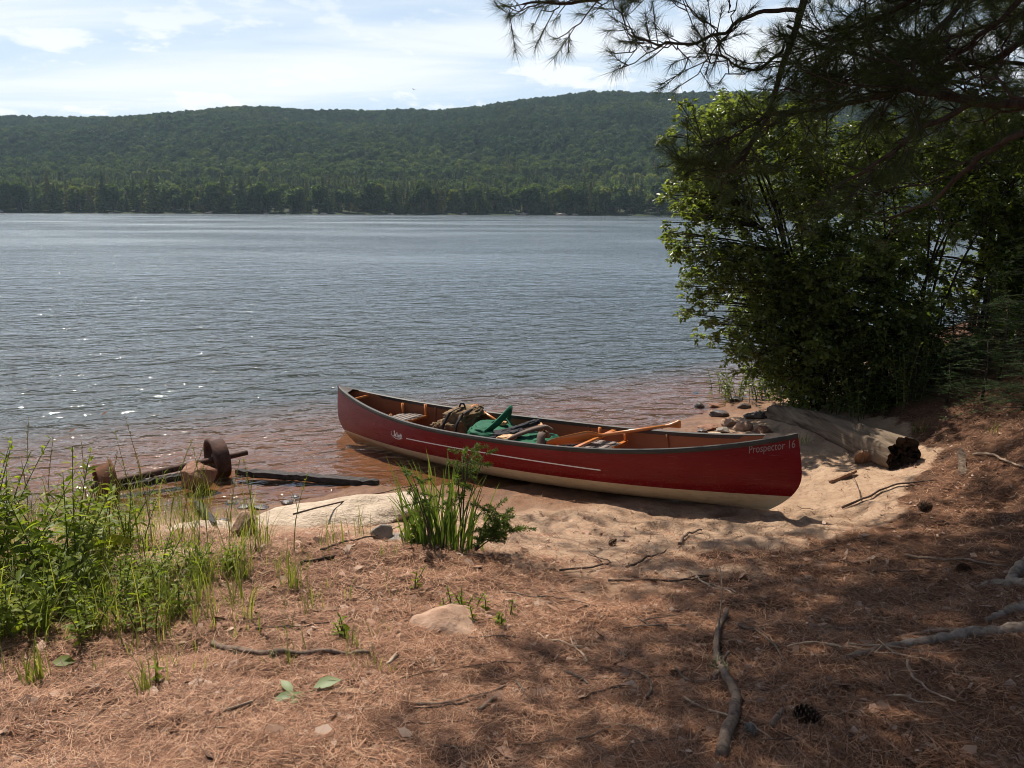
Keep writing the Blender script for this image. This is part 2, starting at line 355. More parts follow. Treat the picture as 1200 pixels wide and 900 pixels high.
M['grass'] = m_leaf('grass_blade', (0.12, 0.155, 0.030), (0.19, 0.22, 0.046), (0.36, 0.32, 0.12), 0.52)
M['straw'] = m_leaf('grass_straw', (0.15, 0.12, 0.05), (0.24, 0.19, 0.085), (0.20, 0.20, 0.07), 0.25)
M['weed'] = m_leaf('weed_leaf', (0.13, 0.175, 0.022), (0.20, 0.25, 0.032), (0.29, 0.32, 0.05), 0.58)
M['weedy'] = m_leaf('yellow_green_leaf', (0.16, 0.20, 0.022), (0.23, 0.26, 0.03), (0.30, 0.27, 0.04), 0.45)
M['stem'] = m_leaf('green_stem', (0.07, 0.09, 0.03), (0.10, 0.12, 0.04), (0.13, 0.12, 0.05), 0.1)
M['iris'] = m_leaf('iris_blade', (0.075, 0.12, 0.030), (0.12, 0.17, 0.042), (0.19, 0.22, 0.065), 0.42)
M['feather'] = m_leaf('feathery_leaf', (0.065, 0.11, 0.024), (0.105, 0.155, 0.030), (0.16, 0.19, 0.04), 0.4)
M['wilt'] = m_leaf('wilted_leaf', (0.15, 0.21, 0.09), (0.20, 0.26, 0.12), (0.24, 0.29, 0.14), 0.3)
M['feathers'] = m_simple('bird_plumage', (0.02, 0.018, 0.016), (0.04, 0.036, 0.03), 8, 0.8, 0)

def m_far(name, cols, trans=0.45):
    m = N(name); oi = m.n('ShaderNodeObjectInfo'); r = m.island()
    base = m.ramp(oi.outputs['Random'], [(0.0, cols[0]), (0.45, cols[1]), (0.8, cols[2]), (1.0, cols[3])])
    st = m.noise(oi.outputs['Location'], 0.011, 3, 0.6); sy = m.n('ShaderNodeSeparateXYZ'); m.L(oi.outputs['Location'], sy.inputs[0]); st = m.math('ADD', m.math('MULTIPLY', st, 0.6), m.rng(sy.outputs[1], 400, 640, 0.36, 0.12)); base = m.mix(m.rng(st, 0.40, 0.62), m.mix(1.0, base, (0.48, 0.64, 0.74), 'MULTIPLY'), m.mix(1.0, base, (1.65, 1.40, 1.0), 'MULTIPLY'))  # stands vary by noise; cloud shadow painted darker and bluer up the hill
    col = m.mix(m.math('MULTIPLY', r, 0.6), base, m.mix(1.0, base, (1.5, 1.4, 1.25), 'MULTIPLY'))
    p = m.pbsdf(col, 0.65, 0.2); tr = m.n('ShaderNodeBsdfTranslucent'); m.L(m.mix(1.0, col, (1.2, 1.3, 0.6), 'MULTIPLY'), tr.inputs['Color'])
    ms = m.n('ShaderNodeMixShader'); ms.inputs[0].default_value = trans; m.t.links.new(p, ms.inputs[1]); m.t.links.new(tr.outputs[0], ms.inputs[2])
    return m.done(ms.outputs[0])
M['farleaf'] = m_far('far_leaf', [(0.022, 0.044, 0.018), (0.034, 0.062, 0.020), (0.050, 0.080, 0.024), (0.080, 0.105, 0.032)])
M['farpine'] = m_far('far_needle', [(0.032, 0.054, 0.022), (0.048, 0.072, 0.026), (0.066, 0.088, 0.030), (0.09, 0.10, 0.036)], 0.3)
M['fartrunk'] = m_bark('far_trunk', (0.07, 0.055, 0.045), (0.15, 0.125, 0.105), 2)
M['birch'] = m_bark('birch_trunk', (0.16, 0.15, 0.13), (0.32, 0.30, 0.27), 2)
M['hill'] = m_simple('hill_soil', (0.02, 0.03, 0.012), (0.04, 0.05, 0.02), 0.05, 0.95, 0)

# ------------------------------------------------------------------ ground heights from surveyed points
CP = []
def cp(px, py, z): p = at(px, py, z); CP.append((p[0], p[1], z))
for a in [(0, 760, .58), (0, 900, .66), (300, 900, .66), (600, 900, .68), (900, 900, .70), (1200, 900, .74), (150, 760, .58), (150, 700, .52),
          (290, 640, .50), (290, 700, .55), (370, 648, .49), (460, 647, .47), (460, 720, .57), (560, 668, .45), (640, 695, .44), (640, 760, .55), (760, 675, .36),
          (760, 640, .25), (760, 720, .48), (900, 640, .26), (900, 700, .43), (1000, 600, .19), (1000, 645, .33), (1100, 600, .34), (1100, 700, .55), (1200, 740, .72),
          (1200, 640, .62), (1190, 480, .70), (1290, 690, .74), (120, 640, .40), (30, 640, .36), (230, 632, .40),
          (450, 605, .12), (320, 612, .12), (390, 588, .03), (520, 625, .22), (590, 632, .20), (620, 610, .10), (720, 610, .12), (810, 615, .13), (900, 608, .12), (960, 585, .13),
          (230, 600, 0), (330, 590, 0), (440, 568, 0), (100, 606, .02), (830, 482, 0), (860, 467, 0), (800, 500, .02), (905, 495, .09), (1060, 548, .24), (1000, 545, .16),
          (1000, 470, .22), (1120, 430, .78), (1050, 445, .42), (1000, 432, 0), (1150, 396, 1.0), (1200, 386, 1.15), (1200, 430, .95), (1300, 385, 1.4), (1300, 480, 1.0), (1090, 415, .75)]: cp(*a)
for a in [(0, 0, .8), (3, 0, .85), (-3, 0, .75), (6, 2, 1.0), (-6, 1, .6), (8, 6, 1.2), (-5, 3.2, .5), (-4.2, 4.3, .35), (-4.6, 5.2, 0), (-7, 3.6, .1), (-6.5, 4.6, 0), (-9, 3.5, 0), (12, 5, 1.6), (12, 12, 1.7), (8, 12, 1.2), (6.6, 11.6, .8), (7, 14.2, 0), (12, 17, 0),
          (-5, 6.6, -.14), (-3.4, 6.6, -.08), (-2.6, 6.9, -.08), (-2, 8.6, -.16), (-1.2, 7.6, -.08), (0, 8.2, -.06), (1.2, 9.3, -.08), (-4, 9, -.34), (-1, 10, -.30), (2, 11, -.22), (4, 13, -.3), (-8, 8, -.5), (-8, 12, -.95), (-3, 13, -.75), (2, 14, -.6), (8, 18, -.4),
          (-12, 20, -2.0), (0, 20, -1.6), (8, 22, -1.6), (16, 20, -1.0), (.12, 7.17, -.03), (1.0, 6.55, .02), (1.7, 6.1, .085), (-.5, 7.3, -.06), (-12, 0, .6), (16, 0, 1.8), (0, -6, .9), (0, 26, -2.2), (-14, 6, -.6)]: CP.append(a)
CP = np.array(CP)
def _k(d): return np.sqrt(d * d + 0.05)
_A = _k(np.linalg.norm(CP[:, None, :2] - CP[None, :, :2], axis=-1)) - np.eye(len(CP)) * 0.06
_n = len(CP); _B = np.zeros((_n + 1, _n + 1)); _B[:_n, :_n] = _A; _B[:_n, _n] = 1; _B[_n, :_n] = 1
_w = np.linalg.solve(_B, np.concatenate([CP[:, 2], [0]]))
def hbase(x, y):
    x = np.asarray(x, float); y = np.asarray(y, float); X = np.clip(x, -14, 16).ravel(); Y = np.clip(y, -6, 24).ravel()
    r = np.full(X.shape, _w[_n])
    for i in range(0, len(X), 40000):
        d = np.hypot(X[i:i + 40000, None] - CP[None, :, 0], Y[i:i + 40000, None] - CP[None, :, 1]); r[i:i + 40000] += _k(d) @ _w[:_n]
    r = r.reshape(x.shape)
    t = sst(y, 22, 80); r = r * (1 - t) + t * (-2.4)
    t2 = sst(x, 40, 140); t3 = sst(-x, 14, 60)
    return r
def needle_mask(x, y):
    z = hbase(x, y) + 0.22 * fbm(x * .9, y * .9, 5) + 0.10 * fbm(x * 3.5, y * 3.5, 6)
    return sst(z, 0.25, 0.42)
def height(x, y):
    x = np.asarray(x, float); y = np.asarray(y, float)
    b = hbase(x, y); near = sst(-np.hypot(x, y - 5), -25, -12)
    dry = sst(b, -0.05, 0.15)
    return b + near * (0.035 * fbm(x * 1.3, y * 1.3, 1) * dry + 0.042 * fbm(x * 4, y * 4, 2, 3) * (0.25 + 0.75 * dry) + 0.015 * fbm(x * 12, y * 12, 3, 3) * (0.4 + 0.6 * dry))
_fp = np.random.default_rng(3); FOOT = [(_fp.uniform(-.5, 3.3), _fp.uniform(4.5, 5.9), _fp.uniform(0, 3.14)) for _ in range(34)]
_hraw = height
def height(x, y):
    z = _hraw(x, y)
    for a, b, t in FOOT:
        u = (x - a) * math.cos(t) + (y - b) * math.sin(t); v = -(x - a) * math.sin(t) + (y - b) * math.cos(t); q = (u / .14) ** 2 + (v / .055) ** 2
        z = z + .026 * (.45 * np.exp(-(np.sqrt(q) - 1.5) ** 2 * 3) - np.exp(-q ** 2 * .5))
    return z
def gp(px, py, lift=0.0):
    z = 0.45
    for _ in range(14):
        p = at(px, py, z); z = 0.5 * z + 0.5 * float(height(p[0], p[1]))
    p = at(px, py, z); return np.array([p[0], p[1], z + lift])
def axis(segs):
    a = [np.arange(s, e, d) for s, e, d in segs]; return np.concatenate(a + [[segs[-1][1]]])
gx = axis([(-1600, -400, 300), (-400, -60, 60), (-60, -15, 5), (-15, -6.5, .5), (-6.5, -3.5, .06), (-3.5, 4.0, .028), (4.0, 8.5, .06), (8.5, 16, .5), (16, 60, 5), (60, 400, 60), (400, 1600, 300)])
gy = axis([(-60, -10, 10), (-10, 0, 1.0), (0, 1.6, .1), (1.6, 8.5, .028), (8.5, 13, .06), (13, 30, .6), (30, 120, 10), (120, 440, 40), (440, 1640, 300)])
GX, GY = np.meshgrid(gx, gy); GZ = height(GX, GY)
nx, ny = len(gx), len(gy); idx = np.arange(nx * ny).reshape(ny, nx)
Q = np.stack([idx[:-1, :-1], idx[:-1, 1:], idx[1:, 1:], idx[1:, :-1]], -1).reshape(-1, 4)
nm = needle_mask(GX, GY)
wet = sst(-(GZ + 0.03 * fbm(GX * 2, GY * 2, 9)), -0.12, -0.025)
deep = sst(-GZ + 0.05 * fbm(GX * .8, GY * .8, 12), 0.16, 1.0)
mk('ground', np.stack([GX, GY, GZ], -1).reshape(-1, 3), [Q], M['ground'], attrs={'needle': nm.ravel(), 'wet': wet.ravel(), 'deep': deep.ravel()})['kind'] = 'structure'

# lake surface
wx = axis([(-1600, -200, 350), (-200, -40, 40), (-40, -10, 5), (-10, 14, .5), (14, 40, 5), (40, 200, 40), (200, 1600, 350)])
wy = axis([(3.0, 30, .5), (30, 100, 10), (100, 440, 40)])
WX, WY = np.meshgrid(wx, wy); idx = np.arange(WX.size).reshape(WX.shape)
Q = np.stack([idx[:-1, :-1], idx[:-1, 1:], idx[1:, 1:], idx[1:, :-1]], -1).reshape(-1, 4)
mk('lake', np.stack([WX, WY, WX * 0], -1).reshape(-1, 3), [Q], M['water'])['kind'] = 'structure'
#@@PART2
# ------------------------------------------------------------------ far hill and forest
HD = 950.0; SHORE_Y = 400.0
RPX = np.array([-700, -300, 0, 75, 150, 225, 300, 400, 520, 560, 600, 640, 680, 730, 780, 900, 1050, 1200, 1500, 2000], float)
RPY = np.array([150, 138, 129, 130, 130.5, 127, 120.5, 124, 123.5, 119, 113, 109, 105, 106, 107.5, 106, 112, 122, 140, 160], float)
RX = (RPX - 600) / F
RH = CH + HD * (246 + (RPX - 600) * 0.0044 - RPY) / F * 1.0 - 22
def hillz(x, y):
    rh = np.interp(np.asarray(x) / HD * 1.0 * np.clip(HD / np.maximum(y, 1), 0, 1.4), RX, RH) if False else np.interp(np.asarray(x) / np.maximum(np.asarray(y), 300.0), RX, RH)
    t = (np.asarray(y, float) - SHORE_Y - 3 - 10 * fbm(np.asarray(x) * 0.02, np.asarray(x) * 0 + 3, 8, 3)) / (HD - SHORE_Y)
    up = np.where(t < 0.22, 0.13 * np.clip(t, 0, 1) / 0.22, 0.13 + 0.87 * sst(t, 0.12, 1.08) ** 0.92)
    up = np.where(t > 1.02, 1 - 0.5 * (t - 1.02), np.minimum(up, 1.0))
    z = np.maximum(rh, 20) * up + 14 * fbm(np.asarray(x) * 0.006, np.asarray(y) * 0.006, 4, 3) * sst(t, 0.15, 0.6) * sst(-t, -1.0, -0.8)
    return np.where(t < 0, t * 40, z + 0.4)
hx = np.linspace(-1400, 1400, 141); hy = axis([(380, 420, 4), (420, 1000, 20), (1000, 1500, 50)])
HX, HY = np.meshgrid(hx, hy); idx = np.arange(HX.size).reshape(HX.shape)
Q = np.stack([idx[:-1, :-1], idx[:-1, 1:], idx[1:, 1:], idx[1:, :-1]], -1).reshape(-1, 4)
mk('hill', np.stack([HX, HY, np.maximum(hillz(HX, HY), -6)], -1).reshape(-1, 3), [Q], M['hill'])['kind'] = 'structure'

def cards(P, size, up=0.4):
    # small leaf-clump quads scattered in a crown
    n = len(P); d = unit(rng.standard_normal((n, 3))); nn = unit(rng.standard_normal((n, 3)) + np.array([0, 0, up])); s = unit(np.cross(d, nn)); d = np.cross(nn, s)
    sz = size * rng.uniform(.6, 1.3, (n, 1))
    V = np.stack([P - d * sz, P + s * sz * .7, P + d * sz, P - s * sz * .7], 1).reshape(-1, 3)
    return V, np.arange(4 * n).reshape(n, 4)
def blob(c, r, sub=2, amp=.25, sd=0):
    import bmesh
    bm = bmesh.new(); bmesh.ops.create_icosphere(bm, subdivisions=sub, radius=1)
    V = np.array([v.co[:] for v in bm.verts]); T = np.array([[v.index for v in f.verts] for f in bm.faces]); bm.free()
    k = np.array([mnoise.noise(Vector(v) * 1.6 + Vector((sd * 7.1, sd, 0))) for v in V]); V = V * (1 + amp * k)[:, None]
    return V * np.asarray(r) + np.asarray(c), T
def far_broad(name, h, rad, sd, nleaf=1050, birch=False):
    mb = MB(); lobes = []
    for k in range(7):
        a = k * 2.4 + sd; rr = rad * rng.uniform(.25, .6); lobes.append((np.array([math.cos(a) * rr, math.sin(a) * rr, h * rng.uniform(.5, .85)]), rad * rng.uniform(.45, .65)))
    lobes.append((np.array([0, 0, h * .8]), rad * .6))
    Vt = []; Qs = []
    P = []
    for c, r in lobes:
        V, T = blob(c, (r * .70, r * .70, r * .62), 2, .35, sd + c[0]); mb.add(V, None, T)
        m = nleaf // len(lobes); u = unit(rng.standard_normal((m, 3))); P.append(c + u * r * rng.uniform(.75, 1.08, (m, 1)) * np.array([1, 1, .9]))
    V, q = cards(np.concatenate(P), .66); mb.add(V, q)
    tb = MB(); tb.tube([[0, 0, -2], [.1, 0, h * .4], [0, .1, h * .75]], [.28, .2, .08], 6)
    return mb, tb
def far_conifer(h, rad, sd, n=900):
    mb = MB(); z = rng.beta(1.0, 1.35, n) * h * .92 + h * .08; lay = (np.floor(z / (h / 17.)) + .35 * rng.uniform(0, 1, n)) * (h / 17.)
    z = .6 * lay + .4 * z
    rr = rad * np.clip(1 - (z / h) ** 1.25, .02, 1) * np.sqrt(rng.uniform(.1, 1, n)) * (1 + .3 * np.sin(z * 3.1 + sd))
    a = rng.uniform(0, 2 * math.pi, n); a += .5 * np.sin(3 * a + z)
    P = np.stack([np.cos(a) * rr, np.sin(a) * rr, z - rr * .25], -1)
    d = np.stack([np.cos(a), np.sin(a), np.full(n, -.35)], -1); d = unit(d + .25 * rng.standard_normal((n, 3))); nn = unit(np.array([0, 0, 1]) + .5 * rng.standard_normal((n, 3))); s = unit(np.cross(d, nn))
    sz = rng.uniform(.5, 1.05, (n, 1)) * (0.55 + .5 * (1 - z[:, None] / h))
    V = np.stack([P - d * sz, P + s * sz * .55, P + d * sz, P - s * sz * .55], 1).reshape(-1, 3); mb.add(V, np.arange(4 * n).reshape(n, 4))
    k = 12; prof = np.linspace(.12, .98, 9); rad_ = rad * .55 * np.clip(1 - prof ** 1.2, .02, 1)
    mb.tube(np.stack([prof * 0, prof * 0, prof * h], -1), rad_, 8)
    tb = MB(); tb.tube([[0, 0, -2], [0, 0, h * .5], [0, 0, h * .97]], [.3, .2, .04], 6)
    return mb, tb
def two_mat(name, mb, tb, mats):
    V1 = np.concatenate(mb.V); V2 = np.concatenate(tb.V)
    fl = []; mi = []
    for src, off, k in ((mb, 0, 0), (tb, len(V1), 1)):
        if src.Q: q = np.concatenate(src.Q) + off; fl.append((q, k))
        if src.T: q = np.concatenate(src.T) + off; fl.append((q, k))
    o = mk(name, np.concatenate([V1, V2]), [f for f, _ in fl], mats, matidx=np.concatenate([np.full(len(f), k) for f, k in fl]))
    return o
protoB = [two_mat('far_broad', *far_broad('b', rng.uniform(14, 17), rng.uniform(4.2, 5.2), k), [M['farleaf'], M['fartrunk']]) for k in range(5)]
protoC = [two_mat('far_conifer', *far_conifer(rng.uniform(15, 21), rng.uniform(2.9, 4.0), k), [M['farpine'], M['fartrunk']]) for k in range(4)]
for o in protoB + protoC: COL.objects.unlink(o)

# forest points
sp = 4.3; fx = np.arange(-830, 830, sp); fy = np.arange(SHORE_Y + 13, 1010, sp)
FX, FY = np.meshgrid(fx, fy); FX = FX + rng.uniform(-3, 3, FX.shape); FY = FY + rng.uniform(-3, 3, FY.shape)
FX, FY = FX.ravel(), FY.ravel(); az = FX / FY
keep = (az > -0.78) & (az < 0.80); FX, FY = FX[keep], FY[keep]; FZ = hillz(FX, FY); keep = FZ > .3; FX, FY, FZ = FX[keep], FY[keep], FZ[keep]
tt = (FY - SHORE_Y) / 550; con = rng.uniform(0, 1, len(FX)) < np.clip(.55 - 3.0 * np.maximum(tt - .12, 0) + .5 * fbm(FX * .012, FY * .02, 21), .02, .8) * (tt < .8)
pid = np.where(con, 5 + rng.integers(0, 4, len(FX)), rng.integers(0, 5, len(FX)))
fs = rng.uniform(.36, .80, len(FX)) * np.where(con, 1, 0.95)
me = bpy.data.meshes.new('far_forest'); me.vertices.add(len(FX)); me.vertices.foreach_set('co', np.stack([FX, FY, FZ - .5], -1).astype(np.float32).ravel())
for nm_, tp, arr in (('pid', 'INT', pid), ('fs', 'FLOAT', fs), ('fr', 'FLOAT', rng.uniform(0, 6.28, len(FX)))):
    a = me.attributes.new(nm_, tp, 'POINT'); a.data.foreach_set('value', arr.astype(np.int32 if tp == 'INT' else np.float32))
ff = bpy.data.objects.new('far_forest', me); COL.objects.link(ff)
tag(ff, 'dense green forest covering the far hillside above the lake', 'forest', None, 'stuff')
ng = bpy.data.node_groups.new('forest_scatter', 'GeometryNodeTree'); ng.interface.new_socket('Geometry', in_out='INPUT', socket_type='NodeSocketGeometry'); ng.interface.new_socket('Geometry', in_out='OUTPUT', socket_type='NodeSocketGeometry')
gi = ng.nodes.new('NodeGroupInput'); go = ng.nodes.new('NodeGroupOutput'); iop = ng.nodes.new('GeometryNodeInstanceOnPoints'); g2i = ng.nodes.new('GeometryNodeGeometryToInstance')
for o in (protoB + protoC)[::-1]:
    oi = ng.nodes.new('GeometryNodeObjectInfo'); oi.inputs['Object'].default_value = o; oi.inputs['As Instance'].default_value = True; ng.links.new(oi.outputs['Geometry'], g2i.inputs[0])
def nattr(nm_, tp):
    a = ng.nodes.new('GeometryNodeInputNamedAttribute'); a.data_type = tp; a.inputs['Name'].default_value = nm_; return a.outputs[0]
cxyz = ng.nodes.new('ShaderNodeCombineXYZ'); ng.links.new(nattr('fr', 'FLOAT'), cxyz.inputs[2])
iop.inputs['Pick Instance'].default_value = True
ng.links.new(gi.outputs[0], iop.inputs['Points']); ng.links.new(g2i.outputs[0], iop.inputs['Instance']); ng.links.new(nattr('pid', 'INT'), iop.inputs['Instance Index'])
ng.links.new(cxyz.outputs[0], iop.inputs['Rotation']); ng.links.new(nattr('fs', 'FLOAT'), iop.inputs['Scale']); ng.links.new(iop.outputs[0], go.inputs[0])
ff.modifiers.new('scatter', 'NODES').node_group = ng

# front row of the far shore: each tree an object
kinds = []
for k in range(3):
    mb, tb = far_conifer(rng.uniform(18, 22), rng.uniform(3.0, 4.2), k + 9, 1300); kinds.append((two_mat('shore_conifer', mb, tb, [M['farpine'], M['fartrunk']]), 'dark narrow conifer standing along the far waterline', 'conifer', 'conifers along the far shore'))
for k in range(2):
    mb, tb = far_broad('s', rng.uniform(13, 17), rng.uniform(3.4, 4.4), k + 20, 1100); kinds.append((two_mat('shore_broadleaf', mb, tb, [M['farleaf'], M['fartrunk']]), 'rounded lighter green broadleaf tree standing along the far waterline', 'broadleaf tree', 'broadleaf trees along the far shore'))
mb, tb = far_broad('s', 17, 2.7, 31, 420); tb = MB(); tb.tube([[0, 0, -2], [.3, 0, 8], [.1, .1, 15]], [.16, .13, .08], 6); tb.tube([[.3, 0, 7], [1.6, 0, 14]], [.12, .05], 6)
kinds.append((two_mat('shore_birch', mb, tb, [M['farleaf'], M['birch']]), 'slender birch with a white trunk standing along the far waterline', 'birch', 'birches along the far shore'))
protos = [k[0] for k in kinds]; used = set(); x = -300.0; row = 0
while x < 330:
    k = int(rng.choice(6, p=[.12, .12, .12, .30, .30, .04])); o, lab, cat, grp = kinds[k]
    if k in used: o = o.copy(); COL.objects.link(o)
    used.add(k); y = SHORE_Y + 4 + 10 * fbm(x * .02, 3.0, 8, 3) + rng.uniform(1.5, 9)
    o.location = (x, y, float(hillz(x, y)) - .2); s = rng.uniform(.42, 1.08); o.scale = (s * 1.05, s * 1.05, s); o.rotation_euler.z = rng.uniform(0, 6.28)
    tag(o, lab, cat, grp); x += rng.uniform(1.9, 4.2)
for k, o in enumerate(protos):
    if k not in used: bpy.data.objects.remove(o)
# low rocks of the far waterline
for k, (x, s) in enumerate([(-252, 2.6), (-196, 1.3), (-150, 1.6), (-120, 1.1), (-92, 1.4), (-60, 1.2), (-24, 1.5), (5, 1.9), (24, 2.4), (31, 1.5), (58, 1.2)]):
    V, T = blob((0, 0, 0), (s * 1.1, s * .8, s * .42), 3, .6, k + 3); mb = MB(); mb.add(V, None, T)
    y = SHORE_Y + 2.5 + 10 * fbm(x * .02, 3.0, 8, 3)
    tag(mb.build('shore_rock', M['rockgrey'], None, False, (0, 0, 0)), 'small pale rock at the foot of the trees on the far waterline', 'rock', 'pale rocks on the far waterline').location = (x, float(y), .2)
# air
hz = MB(); hz.box((0, 720, 95), (3000, 1560, 210))
ho = hz.build('haze', None, None, False); ho['kind'] = 'stuff'
hm = bpy.data.materials.new('air'); hm.use_nodes = True; hm.node_tree.nodes.clear()
pv = hm.node_tree.nodes.new('ShaderNodeVolumePrincipled'); pv.inputs['Density'].default_value = 0.00013; pv.inputs['Color'].default_value = (.62, .82, 1, 1); pv.inputs['Anisotropy'].default_value = 0.2
hmo = hm.node_tree.nodes.new('ShaderNodeOutputMaterial'); hm.node_tree.links.new(pv.outputs[0], hmo.inputs['Volume']); ho.data.materials.append(hm)
# bird over the ridge
mb = MB(); mb.tube([[-.28, 0, 0], [-.1, 0, .02], [.1, 0, .03], [.3, 0, .05]], [.03, .1, .09, .02], 8)
for s in (-1, 1): mb.add([[-.1, s * .06, .05], [.16, s * .06, .06], [.14, s * .55, .2], [-.04, s * .5, .17], [.02, s * 1.0, .12], [-.1, s * .95, .1]], [[0, 1, 2, 3], [3, 2, 4, 5]])
p = atd(485, 105, 190); b = mb.build('bird', M['feathers']); b.location = tuple(p); b.rotation_euler = (0.2, 0, 2.1)
tag(b, 'tiny dark bird flying high above the far ridge', 'bird')
# ------------------------------------------------------------------ canoe
TL = at(396, 453, .48); TR = at(935, 510, .76)
X_ = unit(TR - TL); Y_ = unit(np.cross([0, 0, 1.0], X_)); Z_ = np.cross(X_, Y_)
HL = np.linalg.norm(TR - TL) / 2; ZTIP = .64
CO = (TL + TR) / 2 - Z_ * ZTIP
CM = Matrix([[X_[i], Y_[i], Z_[i], CO[i]] for i in range(3)] + [[0, 0, 0, 1]])
def cl(px, py, z):   # photo ray met with a level of the canoe -> canoe space
    d = ray(px, py); o = CPOS - CO; t = (z - o @ Z_) / (d @ Z_); p = o + d * t; return np.array([p @ X_, p @ Y_, z])
def sheer(s): return .42 + .22 * np.abs(s) ** 2.7
def keel(s): return .03 * np.abs(s) ** 3.2
def xext(v): return HL + .035 - .25 * np.clip(1 - v / .52, 0, 1) ** 2.1 - .035 * np.clip((v - .5) / .5, 0, 1) ** 1.6
def hb(s): return .435 * np.clip(1 - np.abs(s) ** 2.25, 0, 1) ** .95
def sect(v, s):
    c = 3.4 - 1.9 * np.abs(s) ** 1.5; g = (1 - (1 - np.clip(v, 0, 1)) ** 2.3) ** (1 / c); return g * (1.03 - .05 * v ** 2)
def hull_pt(s, v, side, inset=0.0):
    zk = keel(s) + inset; z = zk + (sheer(s) - zk) * v; x = s * (xext(v) - inset * 3)
    y = side * np.maximum(hb(s) * sect(v, s) - inset, 0.0008); return np.stack([x, y, z], -1)
def hull_near(x, z):
    x = np.asarray(x, float); z = np.asarray(z, float); s = x / HL
    for _ in range(6):
        v = np.clip((z - keel(s)) / (sheer(s) - keel(s)), 0, 1); s = np.clip(x / xext(v), -1, 1)
    return -hb(s) * sect(v, s)
ss = np.sin(np.linspace(-math.pi / 2, math.pi / 2, 121)); vv = np.linspace(0, 1, 26) ** 1.6
canoe = empty('canoe', CO, 'red canoe with cream bottom pulled half onto the sandy beach', 'canoe', M=CM)
def shell(name, mat, inset, flip):
    S, V_ = np.meshgrid(ss, vv, indexing='ij'); A = hull_pt(S, V_, -1, inset); B = hull_pt(S, V_, 1, inset)
    m = len(vv); idx = np.arange(A.shape[0] * m).reshape(-1, m); q = np.stack([idx[:-1, :-1], idx[1:, :-1], idx[1:, 1:], idx[:-1, 1:]], -1).reshape(-1, 4)
    n = A.shape[0] * m; VV = np.concatenate([A.reshape(-1, 3), B.reshape(-1, 3)]); q2 = q[:, ::-1] + n
    Qs = [q, q2]
    if flip: Qs = [a[:, ::-1] for a in Qs]
    # keel strip joining both sides
    k = idx[:, 0]; Qs.append(np.stack([k[:-1], k[:-1] + n, k[1:] + n, k[1:]], -1))
    return mk(name, VV, Qs, mat, canoe)
shell('hull', M['hull'], 0.0, False); shell('hull_lining', M['lining'], 0.011, True)
sg = np.sin(np.linspace(-1, 1, 90) * math.pi / 2)
def gun(side):
    mb = MB(); p = hull_pt(sg, np.ones_like(sg), side); y = p[:, 1]
    prof = [(-.017, -.026), (.013, -.028), (.020, -.010), (.016, .008), (-.004, .012), (-.020, .006)]
    K = len(prof); V = []
    for dy, dz in prof:
        q = p.copy(); q[:, 1] = y + side * dy * np.clip(np.abs(y) / .04, 0.25, 1); q[:, 2] += dz + .006; V.append(q)
    V = np.stack(V, 1).reshape(-1, 3); i = np.arange(len(sg) - 1)[:, None] * K; j = np.arange(K)[None]; j2 = (j + 1) % K
    mb.add(V, np.stack([i + j, i + j2, i + K + j2, i + K + j], -1).reshape(-1, 4)); return mb.build('gunwale', M['gunwale'], canoe, False)
gun(-1); gun(1)
for e in (-1, 1):
    s_ = np.linspace(.905, .999, 10) * e; mb = MB(); A = hull_pt(s_, np.ones(10), -1); B = hull_pt(s_, np.ones(10), 1); C_ = (A + B) / 2; C_[:, 2] += .018 + .012 * np.abs(A[:, 1]) / .05; A[:, 2] += .014; B[:, 2] += .014
    V = np.concatenate([A, C_, B]); q = [[a + k * 10, a + 1 + k * 10, a + 11 + k * 10, a + 10 + k * 10] for k in (0, 1) for a in range(9)]; mb.add(V, q)
    V2 = V.copy(); V2[:, 2] -= .02; mb.add(V2, [c[::-1] for c in q]); mb.build('end_deck', M['tip'], canoe)
# seats: wooden frame with webbing
def seat(xc, z, ln=.27):
    s = xc / HL; w0 = .93 * (hb((xc - ln / 2) / HL) - .01); w1 = .93 * (hb((xc + ln / 2) / HL) - .01)
    fr = MB()
    for xx, w in ((xc - ln / 2, w0), (xc + ln / 2, w1)): fr.box((xx, 0, z), (.04, 2 * w, .022), None, .006)
    for sd in (-1, 1): fr.box((xc, sd * .24, z - .001), (ln - .03, .036, .020), None, .006)
    o = fr.build('seat', M['ash'], canoe); wb = MB()
    for k in range(7): wb.box((xc, -.20 + k * .066, z + .0125 + .003 * (k % 2)), (ln + .03, .052, .003))
    for k in range(4): wb.box((xc - ln / 2 + .045 + k * .06, 0, z + .0185), (.046, .45, .003))
    wb.build('webbing', M['greyweb'], o)
    hg = MB()
    for sd in (-1, 1):
        for xx, w in ((xc - ln / 2, w0), (xc + ln / 2, w1)): hg.box((xx, sd * (w - .025), (z + sheer(s)) / 2), (.022, .022, sheer(s) - z))
    hg.build('hanger', M['ash'], o)
sA = cl(487, 493, .30); sB = cl(722, 521, .27)
seat(float(sA[0]), .36); seat(float(sB[0]), .33)
def thwart(xc, w=.05):
    y = hb(xc / HL) - .004; z = sheer(xc / HL) - .022; mb = MB(); t = np.linspace(-1, 1, 9); 
    V = []
    for q in t: ww = w * (.55 + .45 * abs(q) ** 2); V += [[xc - ww / 2, q * y, z - .009], [xc + ww / 2, q * y, z - .009], [xc + ww / 2, q * y, z + .009], [xc - ww / 2, q * y, z + .009]]
    i = np.arange(8)[:, None] * 4; j = np.arange(4)[None]; j2 = (j + 1) % 4
    mb.add(V, np.stack([i + j, i + j2, i + 4 + j2, i + 4 + j], -1).reshape(-1, 4)); mb.build('thwart', M['ash'], canoe, False)
thwart(-HL * .905 + .10, .03); thwart(0.72, .05)
